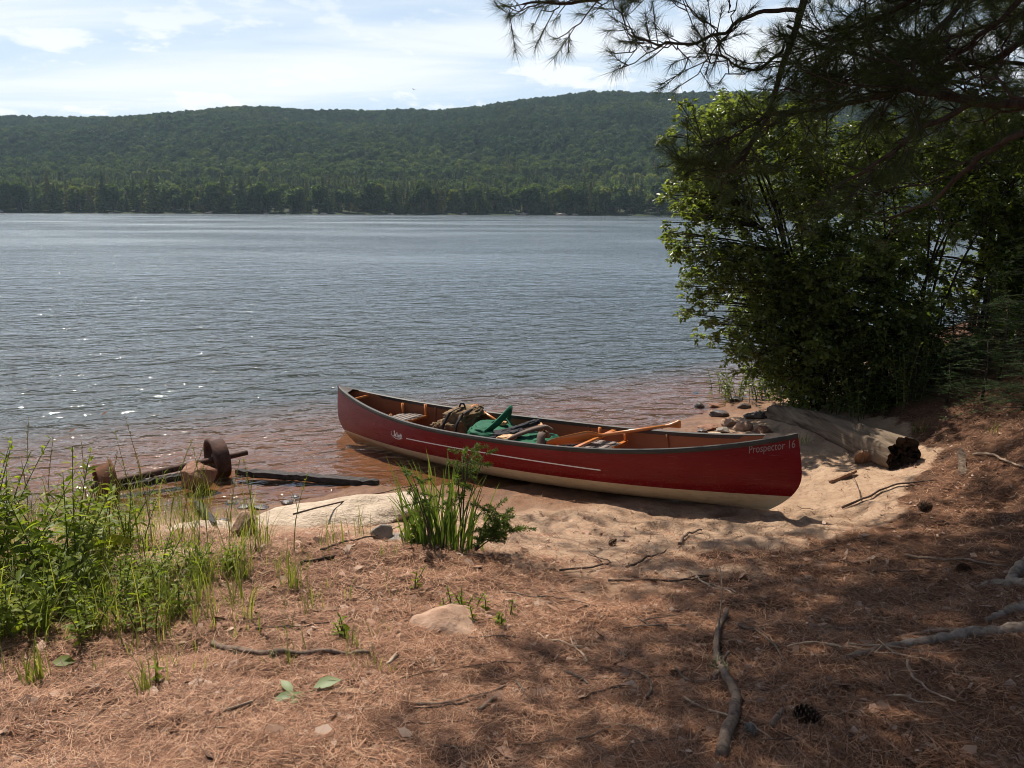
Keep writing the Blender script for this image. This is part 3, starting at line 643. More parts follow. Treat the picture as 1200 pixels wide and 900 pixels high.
# hull ribs on the inside wall
for xx in (-1.35, -.95, .45, 1.28):
    mb = MB(); v_ = np.linspace(.35, .97, 8); p = hull_pt(np.full(8, xx / HL), v_, 1, .014); mb.tube(p, .011, 6); mb.build('rib', M['lining'], canoe)
# stripe and lettering lie on the near side of the hull
def on_hull(name, P2, faces, mat, off=.0025, flat=True):
    y = hull_near(P2[:, 0], P2[:, 1]) - off; V = np.stack([P2[:, 0], y, P2[:, 1]], -1); return mk(name, V, faces, mat, canoe, False)
def strip(name, cen, wid, mat, off=.0025):
    cen = np.asarray(cen); t = unit(np.gradient(cen, axis=0)); nrm = np.stack([-t[:, 1], t[:, 0]], -1); wid = np.broadcast_to(wid, (len(cen),))[:, None]
    P2 = np.concatenate([cen - nrm * wid / 2, cen + nrm * wid / 2]); n = len(cen); i = np.arange(n - 1); return on_hull(name, P2, [np.stack([i, i + 1, i + n + 1, i + n], -1)], mat, off)
def near_fit(px, py):   # photo ray met with the near side of the hull -> (x, z)
    best = None
    for z in np.linspace(.05, .6, 220):
        p = cl(px, py, z); e = abs(p[1] - float(hull_near(p[0], z)))
        if best is None or e < best[0]: best = (e, p[0], z)
    return np.array(best[1:])
SP = np.array([near_fit(*a) for a in [(476, 514), (520, 522), (570, 531), (620, 539), (660, 545.5), (704, 550.5)]])
xs = np.linspace(SP[0, 0], SP[-1, 0], 60); pf = np.polyfit(SP[:, 0], SP[:, 1], 2)
strip('stripe', np.stack([xs, np.polyval(pf, xs)], -1), .010, M['white'])
def text_on(name, body, x0, size, base, mat, sx=1.0, shear=0.0, bold=0.0):
    cu_ = bpy.data.curves.new('txt', 'FONT'); cu_.body = body; cu_.size = size; cu_.shear = shear; cu_.offset = bold; cu_.resolution_u = 3
    to = bpy.data.objects.new('txt', cu_); COL.objects.link(to); bpy.context.view_layer.update()
    me_ = to.evaluated_get(bpy.context.evaluated_depsgraph_get()).to_mesh(); V = np.array([v.co[:] for v in me_.vertices]); fs_ = [list(p.vertices) for p in me_.polygons]
    to.evaluated_get(bpy.context.evaluated_depsgraph_get()).to_mesh_clear(); COL.objects.unlink(to); bpy.data.objects.remove(to)
    x = x0 + V[:, 0] * sx; z = base(x) + V[:, 1]
    T3 = [f for f in fs_ if len(f) == 3]; T4 = [f for f in fs_ if len(f) == 4]; rest = [f for f in fs_ if len(f) > 4]
    for f in rest: T3 += [[f[0], f[k], f[k + 1]] for k in range(1, len(f) - 1)]
    return on_hull(name, np.stack([x, z], -1), [np.array(a) for a in (T3, T4) if a], mat)
tA = near_fit(877, 531.5); tB = near_fit(930, 524.5); tm = (tB[1] - tA[1]) / (tB[0] - tA[0])
tx = text_on('lettering', 'Prospector 16', float(tA[0]), .085, lambda x: tA[1] + tm * (x - tA[0]), M['greydecal'], 1.0)
wd = max(v.co[0] for v in tx.data.vertices) - tA[0]; want = tB[0] - tA[0] + .012
for v in tx.data.vertices:
    x = tA[0] + (v.co[0] - tA[0]) * want / wd; z = v.co[2] + tm * (x - v.co[0]); v.co[0] = x; v.co[2] = z; v.co[1] = float(hull_near(x, z)) - .0025
lg = near_fit(464, 509.5); lx, lz = lg
th = np.linspace(math.pi * .86, math.pi * 1.72, 26)
strip('emblem_arc', np.stack([lx + .012 + .088 * np.cos(th), lz + .006 + .046 * np.sin(th)], -1), np.linspace(.004, .010, 26), M['white'])
fg = MB(); P2 = np.array([[-.050, -.012], [-.022, .002], [-.030, .030], [-.022, .046], [-.010, .040], [-.012, .016], [-.002, .010], [.002, -.016], [-.02, -.022]]) + [lx, lz]
on_hull('emblem_figure', P2, [np.array([[0, 1, 8], [1, 6, 7], [1, 7, 8]]), np.array([[1, 2, 4, 5], [1, 5, 6, 6]])[:1], np.array([[2, 3, 4], [1, 5, 6]])], M['white'])
text_on('emblem_script', 'Swift', float(lx) + .004, .072, lambda x: lz - .022 - .06 * (x - lx), M['white'], .62, .25, .002)

# ------------------------------------------------------------------ what lies in the canoe
def loc2w(p): return CO + X_ * p[0] + Y_ * p[1] + Z_ * p[2]
def cloth(c, size, sd, amp=.10, e=.55, nf=3.2, Mx=None, nu=64, nv=40, fold=.05):
    u = np.linspace(-math.pi, math.pi, nu, endpoint=False); v = np.linspace(-math.pi / 2, math.pi / 2, nv); U, V_ = np.meshgrid(u, v, indexing='ij')
    f = lambda a: np.sign(a) * np.abs(a) ** e
    P = np.stack([f(np.cos(V_)) * f(np.cos(U)), f(np.cos(V_)) * f(np.sin(U)), f(np.sin(V_))], -1).reshape(-1, 3)
    k = np.array([mnoise.fractal(Vector(q * nf) + Vector((sd, sd * 2.3, 0)), .8, 2.1, 4) for q in P]); fl = np.array([abs(mnoise.noise(Vector((q[0] * 2.2, q[1] * 2.2, q[2] * 7)) + Vector((0, sd, sd)))) for q in P])
    P = P * (1 + amp * k - fold * fl)[:, None] * np.asarray(size)
    if Mx is not None: P = P @ np.asarray(Mx).T
    P = P + np.asarray(c); idx = np.arange(nu * nv).reshape(nu, nv); j = np.roll(idx, -1, 0)
    return P, np.stack([idx[:, :-1], j[:, :-1], j[:, 1:], idx[:, 1:]], -1).reshape(-1, 4)
def rotm(x=0, y=0, z=0):
    return np.array((Matrix.Rotation(z, 3, 'Z') @ Matrix.Rotation(y, 3, 'Y') @ Matrix.Rotation(x, 3, 'X')))
def strap(mb, pts, w, t=.006, side=(0, 0, 1), n=18):
    # flat webbing through control points
    pts = np.asarray(pts, float); tt = np.linspace(0, len(pts) - 1, n); P = np.stack([np.interp(tt, np.arange(len(pts)), pts[:, i]) for i in range(3)], -1)
    for _ in range(3): P[1:-1] = (P[:-2] + 2 * P[1:-1] + P[2:]) / 4
    tg = unit(np.gradient(P, axis=0)); b = unit(np.cross(tg, np.asarray(side, float))); nn = np.cross(b, tg)
    V = np.stack([P - b * w / 2 - nn * t / 2, P + b * w / 2 - nn * t / 2, P + b * w / 2 + nn * t / 2, P - b * w / 2 + nn * t / 2], 1).reshape(-1, 3)
    i = np.arange(n - 1)[:, None] * 4; j = np.arange(4)[None]; j2 = (j + 1) % 4
    mb.add(V, np.stack([i + j, i + j2, i + 4 + j2, i + 4 + j], -1).reshape(-1, 4)); e = (n - 1) * 4; mb.add(V[[0, 1, 2, 3]], [[3, 2, 1, 0]]); mb.add(V[e:], [[0, 1, 2, 3]])
def local(name, o_c, label, cat):   # a thing lying in the canoe, in canoe axes
    m = CM.copy(); p = loc2w(o_c); m.translation = Vector([float(c) for c in p]); return empty(name, None, label, cat, M=m)
# tan canvas pack
c = cl(536, 494, .36); c = c + np.array([0, 0, -.035]); T = local('canvas_pack', c, 'tan canvas pack leaning on the far gunwale beside green packs', 'pack')
mb = MB(); mb.add(*cloth((0.02, .02, -.05), (.205, .185, .19), 3, .24, .72, 2.8, rotm(0, -.25, .3), fold=.34)); mb.build('bag', M['canvas'], T)
mb = MB(); mb.add(*cloth((.05, .06, .115), (.195, .155, .055), 8, .28, .7, 3.2, rotm(.12, -.12, .25), fold=.36)); mb.build('flap', M['canvas'], T)
mb = MB(); mb.add(*cloth((-.155, -.11, -.06), (.06, .09, .10), 5, .25, .6, 2.5, rotm(0, -.4, .2), fold=.25)); mb.build('side_pocket', M['canvas'], T)
mb = MB(); mb.add(*cloth((-.19, -.17, -.13), (.10, .06, .05), 9, .35, .7, 2.4, rotm(0, .2, -.2), fold=.3)); mb.build('loose_cloth', M['canvas'], T)
mb = MB(); strap(mb, [(-.03, -.205, -.02), (0, -.21, .06), (.02, -.13, .16), (.04, .05, .185), (.05, .2, .13)], .028, side=(0, 1, .6)); strap(mb, [(.13, -.2, -.04), (.15, -.19, .07), (.16, -.08, .155), (.16, .1, .18)], .026, side=(0, 1, .6)); mb.build('strap', M['black'], T)
mb = MB(); mb.tube([(.02, .02, .18), (.03, .03, .215), (.05, .05, .215), (.06, .06, .18)], .010, 6); mb.build('carry_loop', M['black'], T)
# green pack behind, with a wide strap standing up
c = cl(580, 505, .33); T = local('nylon_pack', c, 'green nylon pack with a broad green strap looped over it', 'pack')
mb = MB(); mb.add(*cloth((.0, 0, -.04), (.26, .20, .10), 13, .14, .6, 2.6, rotm(.1, .1, .2), fold=.15)); mb.build('bag', M['green'], T)
mb = MB(); strap(mb, [(.0, -.14, .02), (.10, -.10, .10), (.15, .05, .21), (.12, .12, .215), (.06, .16, .12), (.02, .18, .03)], .06, .016, side=(1, 0, .2), n=26); mb.build('shoulder_strap', M['green'], T)
mb = MB(); strap(mb, [(-.1, .02, .05), (-.02, .1, .10), (.06, .14, .09), (.12, .1, .05)], .03, .01, n=20); mb.build('rim_strap', M['green'], T)
mb = MB(); mb.add(*cloth((.06, .04, .075), (.05, .03, .02), 3, .2, .7, 3)); mb.build('pale_label_patch', M['palewood'], T)
# second green pack, flat, with padded straps
c = cl(617, 515, .335); T = local('nylon_pack', c, 'flat dark green pack with brown padded straps and cream edge', 'pack')
mb = MB(); mb.add(*cloth((.02, 0, -.03), (.30, .19, .085), 23, .12, .6, 2.6, rotm(.05, .05, .1), fold=.12)); mb.build('bag', M['green'], T)
mb = MB(); mb.add(*cloth((-.12, -.13, .01), (.11, .06, .05), 29, .15, .7, 3, rotm(0, -.1, .1))); mb.build('cream_panel', M['palewood'], T)
mb = MB(); strap(mb, [(-.08, -.16, .035), (0, -.12, .075), (.09, -.02, .11), (.15, .10, .12), (.19, .14, .08)], .062, .024, n=26); mb.build('padded_strap', M['pad'], T)
mb = MB(); strap(mb, [(.27, -.16, -.05), (.26, -.155, .03), (.25, -.13, .10), (.25, -.08, .115), (.26, -.05, .06)], .075, .022, side=(0, 1, .2), n=26); mb.build('padded_strap', M['pad'], T)
c = cl(596, 504, .41); T = local('folded_jacket', c, 'black folded paddling jacket lying between the two green packs', 'jacket')
mb = MB(); mb.add(*cloth((0, 0, -.05), (.17, .10, .055), 33, .25, .6, 2.6, rotm(.1, -.2, .35), fold=.2)); mb.build('body', M['black'], T)
mb = MB(); mb.add(*cloth((.10, .09, .02), (.16, .052, .032), 37, .2, .7, 3, rotm(0, -.3, .55), fold=.15)); mb.build('sleeve', M['black'], T)
c = cl(672, 519, .30); T = local('sandal_pair', c, 'dark strappy sandals lying in the hull below the paddle blade', 'sandals')
for q, (dx, dy, a) in enumerate(((-.04, -.03, .3), (.05, .03, .8))):
    mb = MB(); mb.add(*cloth((dx, dy, -.02), (.115, .04, .012), q, .05, .8, 3, rotm(0, -.15, a))); o = mb.build('sandal', M['black'], T)
    mb = MB(); Rz = rotm(0, -.15, a)
    for s0 in (-.05, 0.0, .06): strap(mb, np.array([(s0, -.042, -.01), (s0 + .01, -.03, .035), (s0 + .015, 0, .05), (s0 + .01, .03, .035), (s0, .042, -.01)]) @ Rz.T + [dx, dy, 0], .02, .005, side=(1, 0, 0)); 
    mb.build('strap', M['pad'], o)
# paddles
def paddle(name, A, B, label, blade=True, grip='pear', mat='ash', bl=.50, bw=.10, roll=0.0, tipmat=None, length=None):
    A = np.asarray(A, float); B = np.asarray(B, float); d = unit(B - A); L = np.linalg.norm(B - A); up = np.array([0, 0, 1.0]); s = unit(np.cross(d, up)); n = np.cross(s, d)
    s2 = s * math.cos(roll) + n * math.sin(roll); n2 = np.cross(s2, d)
    Mx = Matrix([[d[i], s2[i], n2[i], A[i]] for i in range(3)] + [[0, 0, 0, 1]]); T = empty(name, None, label, 'paddle', M=Mx)
    x0 = bl if blade else 0
    mb = MB(); mb.tube([(x0 * .9, 0, 0), (x0 + (L - x0) * .5, 0, 0), (L - .10, 0, 0)], [.0145, .015, .0145], 12); mb.build('shaft', M[mat], T)
    mb = MB()
    if grip == 'pear':
        xx = np.array([L - .13, L - .09, L - .05, L - .02, L, L + .008]); wy_ = np.array([.0145, .018, .030, .041, .044, .030]); wz_ = np.array([.0145, .016, .018, .019, .017, .006])
        th = np.arange(14) * 2 * math.pi / 14; V = np.stack([np.stack([np.full(14, x), w * np.cos(th), h * np.sin(th)], -1) for x, w, h in zip(xx, wy_, wz_)]).reshape(-1, 3)
        i = np.arange(5)[:, None] * 14; j = np.arange(14)[None]; j2 = (j + 1) % 14; mb.add(V, np.stack([i + j, i + j2, i + 14 + j2, i + 14 + j], -1).reshape(-1, 4))
        mb.add(np.concatenate([V[-14:], V[-14:].mean(0, keepdims=True)]), None, [[k, (k + 1) % 14, 14] for k in range(14)])
    else:
        mb.tube([(L - .02, -.055, 0), (L, -.05, 0), (L + .004, 0, 0), (L, .05, 0), (L - .02, .055, 0)], [.010, .015, .017, .015, .010], 10); mb.tube([(L - .12, 0, 0), (L - .06, 0, 0), (L, 0, 0)], [.0145, .015, .017], 10)
    mb.build('grip', M[tipmat or mat], T)
    if blade:
        t = np.linspace(0, 1, 20); w = bw * np.clip(np.sin(np.clip(t * 1.15 + .28, 0, 1.57 + .6) * 1.0), 0, 1) ** .8 * (1 - sst(t, .72, 1.0) * .78) * np.clip((t + .04) / .14, 0, 1) ** .5
        mb = MB(); V = []
        for a, ww in zip(t, w):
            x = bl * a; th_ = .005 + .008 * a
            V += [[x, -ww, 0], [x, -ww * .5, th_ * .7], [x, 0, th_], [x, ww * .5, th_ * .7], [x, ww, 0], [x, ww * .5, -th_ * .7], [x, 0, -th_], [x, -ww * .5, -th_ * .7]]
        i = np.arange(19)[:, None] * 8; j = np.arange(8)[None]; j2 = (j + 1) % 8; mb.add(V, np.stack([i + j, i + j2, i + 8 + j2, i + 8 + j], -1).reshape(-1, 4)); mb.build('blade', M[mat], T)
    return T
pA = loc2w(cl(640, 519, .37)); pG = loc2w(cl(797, 497, .50)); 
pd = unit(pG - pA)
paddle('paddle', pA, pG, 'wooden paddle lying across the canoe with its flared grip out over the far gunwale', True, 'pear', 'ash', .50, .075, 1.15)
paddle('paddle', loc2w(cl(603, 507, .26)), loc2w(cl(556, 476, .50)), 'orange wooden paddle shaft with T grip sticking up behind the tan pack', False, 'tee')
paddle('paddle', loc2w(cl(606, 506, .40)), loc2w(cl(634, 498.5, .45)), 'pale wooden paddle with its bare T grip beside a hanging cord', False, 'tee', 'palewood')
mb = MB(); a = loc2w(cl(634, 498, .45)); mb.tube([a + [0, 0, .01], a + [.02, -.01, -.04], a + [.015, -.02, -.1]], .005, 6)
tag(mb.build('cord', M['palewood'], None, True, a), 'thin pale cord hanging from the bare paddle grip', 'cord')
# ------------------------------------------------------------------ stones
def stone(name, c, size, mat, sd, label, cat='stone', group=None, cuts=9, rough=.10, sub=4, rot=0.0, flat=False):
    import bmesh
    r0 = np.random.default_rng(sd); bm = bmesh.new(); bmesh.ops.create_icosphere(bm, subdivisions=sub, radius=1)
    V = np.array([v.co[:] for v in bm.verts]); T = np.array([[v.index for v in f.verts] for f in bm.faces]); bm.free()
    for k in range(cuts):
        n = unit(r0.standard_normal(3)); d = r0.uniform(.55, .85); e = V @ n - d; V = V - np.where(e > 0, e, 0)[:, None] * n * .94
    k = np.array([mnoise.fractal(Vector(v * 2.2) + Vector((sd * 1.7, 0, sd)), .9, 2.0, 5) for v in V]); V = V * (1 + rough * k)[:, None]
    V = V * np.asarray(size); V = V @ rotm(0, 0, rot).T
    mb = MB(); mb.add(V, None, T); o = mb.build(name, mat, None, not flat, (0, 0, 0)); o.location = tuple(float(q) for q in c); return tag(o, label, cat, group)
def gst(px, py, size, mat, sd, label, sink=.3, **k):
    p = gp(px, py); return stone('stone', (p[0], p[1], p[2] + size[2] * (1 - 2 * sink)), size, M[mat], sd, label, **k)
p = at(233, 568, 0.0); stone('stone', (p[0], p[1], .05), (.20, .17, .165), M['rockred'], 5, 'angular reddish boulder sitting on the rusty axle in the shallows', cuts=18, flat=True)
# flat pale bedrock slab at the shore
stone('rock_slab', (-1.25, 5.60, .06), (.80, .42, .22), M['rockpale'], 12, 'low flat pale granite slab between the bank and the shallows', 'rock slab', cuts=7, rough=.09, sub=5, rot=.42)
stone('rock_slab', (-2.06, 5.12, .14), (.36, .18, .14), M['rockpale'], 14, 'pale slab edge half hidden behind the grass beside the upright brown stone', 'rock slab', cuts=7, rough=.09, sub=4, rot=.1)
gst(288, 628, (.085, .07, .11), 'rockpink', 21, 'brown upright stone at the bank edge by the grass', sink=.25)
gst(449, 631, (.08, .06, .07), 'rockgrey', 23, 'rounded grey stone at the foot of the iris clump')
gst(467, 633, (.07, .06, .035), 'rockgrey', 24, 'flat grey stone right of the rounded grey one under the iris')
stone('stone', tuple(gp(525, 733) + [0, .02, -.035]), (.20, .17, .135), M['rockpink'], 31, 'broad tan rock half buried in the needles on the bank', cuts=8, rot=-.3)
gst(190, 660, (.26, .14, .06), 'rockpink', 37, 'flat pinkish stone buried under the green weeds', sink=.35)
gst(500, 690, (.05, .035, .012), 'rockred', 38, 'small flat reddish chip of rock above the broad tan rock')
for k, (px, py, sx, sy, sz, mt, lab) in enumerate([(820, 478, .075, .06, .05, 'rockdark', 'round dark wet stone standing alone in the shallows behind the canoe'), (843, 487, .13, .09, .045, 'rockdark', 'long dark grey stone on the waterline behind the canoe'),
        (838, 477, .14, .08, .04, 'rockred', 'low reddish stone awash behind the long dark stone'), (830, 503, .13, .08, .04, 'rockred', 'dark red stone just above the canoe rim'), (848, 506, .085, .07, .04, 'rockgrey', 'grey stone between the red stone and the two tan stones'),
        (856, 498, .11, .08, .07, 'rockpink', 'tan wedge shaped stone nearest the water by the log'), (872, 503, .12, .09, .075, 'rockpink', 'largest tan stone beside the pointed wedge stone'), (838, 510, .10, .05, .03, 'rockpale', 'pale rounded stone against the canoe rim'),
        (822, 506, .06, .05, .03, 'rockdark', 'small black stone at the left end of the stone heap'), (886, 490, .14, .10, .06, 'rockdark', 'black stone at the end of the log'), (872, 478, .10, .08, .05, 'rockdark', 'dark stone under the shrub near the log end'),
        (893, 506, .10, .08, .05, 'rockred', 'brown stone wedged under the log'), (862, 470, .08, .07, .05, 'rockdark', 'dark stone at the tip of the shrub in the water'), (815, 461, .05, .04, .03, 'rockdark', 'tiny dark stone breaking the water off the shrub'), (885, 518, .12, .07, .03, 'rockpink', 'flat sandy stone between the canoe and the log')]):
    gst(px, py, (sx, sy, sz), mt, 50 + k, lab, cuts=12, sub=3, group='stones at the end of the log', flat=True)
for k, (px, py, s) in enumerate([(285, 595, .05), (305, 596, .06), (337, 590, .05), (262, 610, .035), (345, 583, .035), (270, 590, .05)]):
    p = gp(px, py); stone('stone', tuple(p + [0, 0, .005]), (s * 1.2, s, s * .45), M['rockdark'], 80 + k, 'small wet dark stone glistening at the water edge near the slab', 'stone', 'wet stones at the water edge', cuts=8, sub=3)
for k, (px, py, s) in enumerate([(588, 616, .045), (640, 757, .03), (735, 783, .03), (480, 838, .022), (800, 802, .02), (1000, 660, .03), (860, 652, .015)]):
    gst(px, py, (s * 1.5, s, s * .5), 'rockred' if k else 'rockpink', 90 + k, ['flat pinkish stone on the sand beside the feathery sapling', 'reddish stone lying in the shade near the middle of the bank', 'pale brown stone just left of the forked branch', 'small dark pebble below the wilted green sprig', 'small stone close against the forked branch', 'low stone at the sand edge under the canoe stern', 'pebble on the sand in front of the canoe'][k], sub=3)

# ------------------------------------------------------------------ driftwood log
def log_mesh():
    A = np.array([2.93, 8.72, .13]); B = np.array([3.36, 6.52, .35]); K, n = 90, 56; t = np.linspace(0, 1, K)
    cen = A + (B - A) * t[:, None] + np.stack([.04 * np.sin(t * 5), 0 * t, .02 * np.sin(t * 4)], -1); d = unit(B - A); s = unit(np.cross(d, [0, 0, 1])); u = np.cross(s, d)
    th = np.arange(n) * 2 * math.pi / n; TT, TH = np.meshgrid(t, th, indexing='ij')
    L = np.linalg.norm(B - A); nz = np.array([mnoise.fractal(Vector((math.cos(b) * 3.0, math.sin(b) * 3.0, a * 1.6)), .9, 2.1, 6) for a, b in zip(TT.ravel(), TH.ravel())]).reshape(TT.shape)
    crk = np.array([mnoise.noise(Vector((math.cos(b) * 7, math.sin(b) * 7, a * 1.1 + 4))) for a, b in zip(TT.ravel(), TH.ravel())]).reshape(TT.shape)
    r = (.112 + .050 * TT) * (1 + .09 * nz) - .022 * sst(crk, .25, .55)
    V = cen[:, None] + r[..., None] * (s * np.cos(TH)[..., None] + u * np.sin(TH)[..., None])
    jag = .045 * np.array([mnoise.noise(Vector((math.cos(b) * 3.5, math.sin(b) * 3.5, 9))) for b in th]); V[-1] += d * jag[:, None]; V[-2] += d * jag[:, None] * .6; V[0] -= d * jag[:, None]
    T = empty('driftwood_log', cen.mean(0) * [1, 1, 0], 'weathered grey driftwood log with a dark rotten end lying below the shrubs', 'log'); o = cen.mean(0) * [1, 1, 0]
    idx = np.arange(K * n).reshape(K, n); j = np.roll(idx, -1, 1); mb = MB(); mb.add(V.reshape(-1, 3) - o, np.stack([idx[:-1], j[:-1], j[1:], idx[1:]], -1).reshape(-1, 4)); mb.build('trunk', M['log'], T)
    for e, sg in ((-1, 1), (0, -1)):
        mb = MB(); rings = [V[e]]
        for q, dep in ((.8, -.02), (.5, -.05), (.2, -.07)): rings.append(cen[e] + (V[e] - cen[e]) * q + d * sg * dep + .02 * rng.standard_normal((n, 3)))
        W_ = np.concatenate(rings + [(cen[e] - d * sg * .08)[None]]) - o; Q_ = []; jj = np.arange(n); jn = (jj + 1) % n
        for k in range(3): Q_.append(np.stack([k * n + jj, k * n + jn, (k + 1) * n + jn, (k + 1) * n + jj], -1))
        Tn = np.stack([3 * n + jj, 3 * n + jn, np.full(n, 4 * n)], -1)
        if sg < 0: Q_ = [q[:, ::-1] for q in Q_]; Tn = Tn[:, ::-1]
        mb.add(W_, np.concatenate(Q_), Tn); mb.build('broken_end', M['logend'], T)
log_mesh()
# board scraps and bark by the log
def board(name, A, B, w, t, mat, label, cat, tilt=0.3):
    A = np.asarray(A); B = np.asarray(B); d = unit(B - A); s = unit(np.cross(d, [0, 0, 1])); u = np.cross(s, d); s, u = s * math.cos(tilt) + u * math.sin(tilt), u * math.cos(tilt) - s * math.sin(tilt)
    K = 36; tt = np.linspace(0, 1, K); V = []
    for a in tt:
        c = A + (B - A) * a + (u * .10 * t + s * .04 * w) * rng.standard_normal(); ww = w * (1 + .12 * math.sin(a * 9) + rng.uniform(-.08, .08)) * (1 - .6 * max(0, a - .9) / .1) * (1 - .5 * max(0, .12 - a) / .12); V += [c - s * ww / 2 - u * t / 2, c + s * ww / 2 - u * t / 2, c + s * ww / 2 + u * t / 2, c - s * ww / 2 + u * t / 2]
    i = np.arange(K - 1)[:, None] * 4; j = np.arange(4)[None]; j2 = (j + 1) % 4; mb = MB(); e = (K - 1) * 4
    mb.add(np.array(V) - A, np.concatenate([np.stack([i + j, i + j2, i + 4 + j2, i + 4 + j], -1).reshape(-1, 4), [[3, 2, 1, 0], [e, e + 1, e + 2, e + 3]]])); o = mb.build(name, mat, None, False, (0, 0, 0)); o.location = tuple(A); return tag(o, label, cat)
board('split_board', gp(1000, 544, .05), gp(1045, 537, .05), .14, .03, M['plank'], 'reddish split board propped on edge under the log', 'board', 1.1)
board('split_board', gp(972, 566, .01), gp(1003, 556, .03), .05, .02, M['plank'], 'narrow dark red splinter on the sand beside the canoe stern', 'board', .3)
board('bark_sheet', gp(1125, 540, .09), gp(1128, 558, .01), .05, .02, M['dead'], 'pale curled sheet of birch bark standing in the needles past the log', 'bark', .2)
board('split_board', gp(390, 813, .012), gp(440, 815, .01), .035, .012, M['plank'], 'flat pinkish slab of bark beside the wilted sprig', 'bark', .1)
board('split_board', gp(365, 718, .012), gp(397, 716, .01), .04, .01, M['plank'], 'small flat orange bark flake in the middle of the needles', 'bark', .1)
board('split_board', gp(262, 837, .015), gp(298, 827, .02), .028, .006, M['deadlight'], 'bleached curl of wood at the left of the wilted sprig', 'bark', .5)
board('split_board', gp(352, 663, .012), gp(392, 656, .015), .035, .02, M['logend'], 'charred dark stick end near the bank edge', 'bark', .3)
# wet beams in the shallows
board('sunken_beam', at(278, 553, .0), at(443, 566, .015), .13, .05, M['wetwood'], 'long black waterlogged plank stretching from the axle to the beach', 'plank', .12)
board('sunken_beam', at(140, 571, -.005), at(222, 557, .0), .11, .05, M['wetwood'], 'narrow wet plank lying just behind the axle', 'plank', .1)
board('sunken_beam', gp(230, 590, .015), gp(252, 617, .02), .05, .025, M['wetwood'], 'short grey wet plank running up from the water behind the weeds', 'plank', .1)
# ------------------------------------------------------------------ rail axle
def axle():
    A = np.array([-3.58, 6.50, .03]); B = np.array([-2.50, 7.29, .10]); d = unit(B - A); s = unit(np.cross(d, [0, 0, 1])); u = np.cross(s, d)
    T = empty('rail_axle', (A + B) / 2 * [1, 1, 0], 'rusty railway axle with two flanged iron wheels lying in the shallows', 'axle'); o = (A + B) / 2 * [1, 1, 0]
    mb = MB(); mb.tube(np.array([A - o, A + (B - A) * .1 - o, A + (B - A) * .11 - o, A + (B - A) * .85 - o, A + (B - A) * .86 - o, B - o]), [.026, .028, .030, .030, .026, .024], 14); mb.build('shaft', M['rust'], T)
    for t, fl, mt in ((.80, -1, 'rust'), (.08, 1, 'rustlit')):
        c = A + (B - A) * t - o; n = 48; th = np.arange(n) * 2 * math.pi / n; mb = MB()
        prof = [(.03, -.01), (.05, .045), (.055, .02), (.13, .005), (.135, .045), (.152, .062), (.158, .055), (.152, -.055), (.178, -.060), (.182, -.074), (.160, -.080), (.140, -.066), (.132, -.02), (.06, -.02), (.05, -.05), (.03, -.055)]
        V = np.concatenate([c + d * (x * fl * -1 if False else x * -fl) + r * 1.16 * (s * np.cos(th)[:, None] + u * np.sin(th)[:, None]) for r, x in prof]); K = len(prof)
        i = np.arange(K - 1)[:, None] * n; j = np.arange(n)[None]; j2 = (j + 1) % n; q = np.stack([i + j, i + j2, i + n + j2, i + n + j], -1).reshape(-1, 4)
        mb.add(V, q if fl < 0 else q[:, ::-1]); mb.build('wheel', M[mt], T)
axle()

# ------------------------------------------------------------------ sticks, roots, cones
def wob(pts, n=24, amp=.006):
    pts = np.asarray(pts, float); t = np.linspace(0, len(pts) - 1, n); P = np.stack([np.interp(t, np.arange(len(pts)), pts[:, i]) for i in range(3)], -1)
    for _ in range(4): P[1:-1] = (P[:-2] + 2 * P[1:-1] + P[2:]) / 4
    P = P + 1.5 * amp * rng.standard_normal(P.shape)
    for _ in range(2): P[1:-1] = (P[:-2] + 2 * P[1:-1] + P[2:]) / 4
    return P
def stick(pxs, r0, r1, mat, label, name='fallen_branch', cat='branch', forks=(), lift=None, group=None, amp=.004, parent=None, build=True, lichen=()):
    P = np.array([gp(a, b, (lift if lift is not None else r0 * .8)) for a, b in pxs]); W_ = wob(P, max(12, 5 * len(P)), amp); W_[:, 2] = np.maximum(W_[:, 2], height(W_[:, 0], W_[:, 1]) + r0 * .8 + .012); mb = MB(); o = P[0].copy()
    mb.tube(W_ - o, np.linspace(r0, r1, len(W_)) * .92, 9, True, .06)
    for fp, fr in forks: Q_ = wob(np.array([gp(a[0], a[1], a[2] if len(a) > 2 else fr) for a in fp]), 12, amp); mb.tube(Q_ - o, np.linspace(fr, fr * .4, len(Q_)), 7, True, .06)
    ob = mb.build(name, M[mat], None, True, (0, 0, 0)); ob.location = tuple(o); tag(ob, label, cat, group)
    for px, py, rr in lichen:
        c = gp(px, py, r0); lb = MB()
        for k in range(26):
            d = unit(rng.standard_normal(3) + [0, 0, .3]); q = c + d * rr * .7 * rng.uniform(.2, .7); lb.tube(np.array([q, q + d * rr * .4, q + d * rr * .6 + .3 * rr * rng.standard_normal(3)]) - o, [.003, .0025, .001], 4)
        lb.build('lichen', M['lichen'], ob)
    return ob
stick([(846, 893), (852, 862), (866, 826), (856, 812), (846, 790), (838, 770), (840, 745), (851, 722)], .0225, .012, 'dead', 'thick dead branch with a crusty knot running down to the bottom edge', forks=[([(842, 790, .02), (834, 810, .03), (850, 792, .02)], .008), ([(842, 793, .02), (825, 808, .02), (798, 800, .02), (790, 790, .03)], .009), ([(848, 782, .03), (855, 774, .06), (848, 785, .03)], .006), ([(842, 790, .04), (836, 770, .05), (845, 735, .10), (843, 700, .16)], .006), ([(866, 828, .02), (845, 832, .02)], .008)], lichen=[(841, 788, .05), (846, 792, .035)])
stick([(250, 758), (275, 768), (320, 771), (360, 773), (395, 770), (432, 769)], .014, .007, 'dead', 'long crooked lichen spotted stick lying across the open needles', lichen=[(278, 768, .02), (322, 771, .022)])
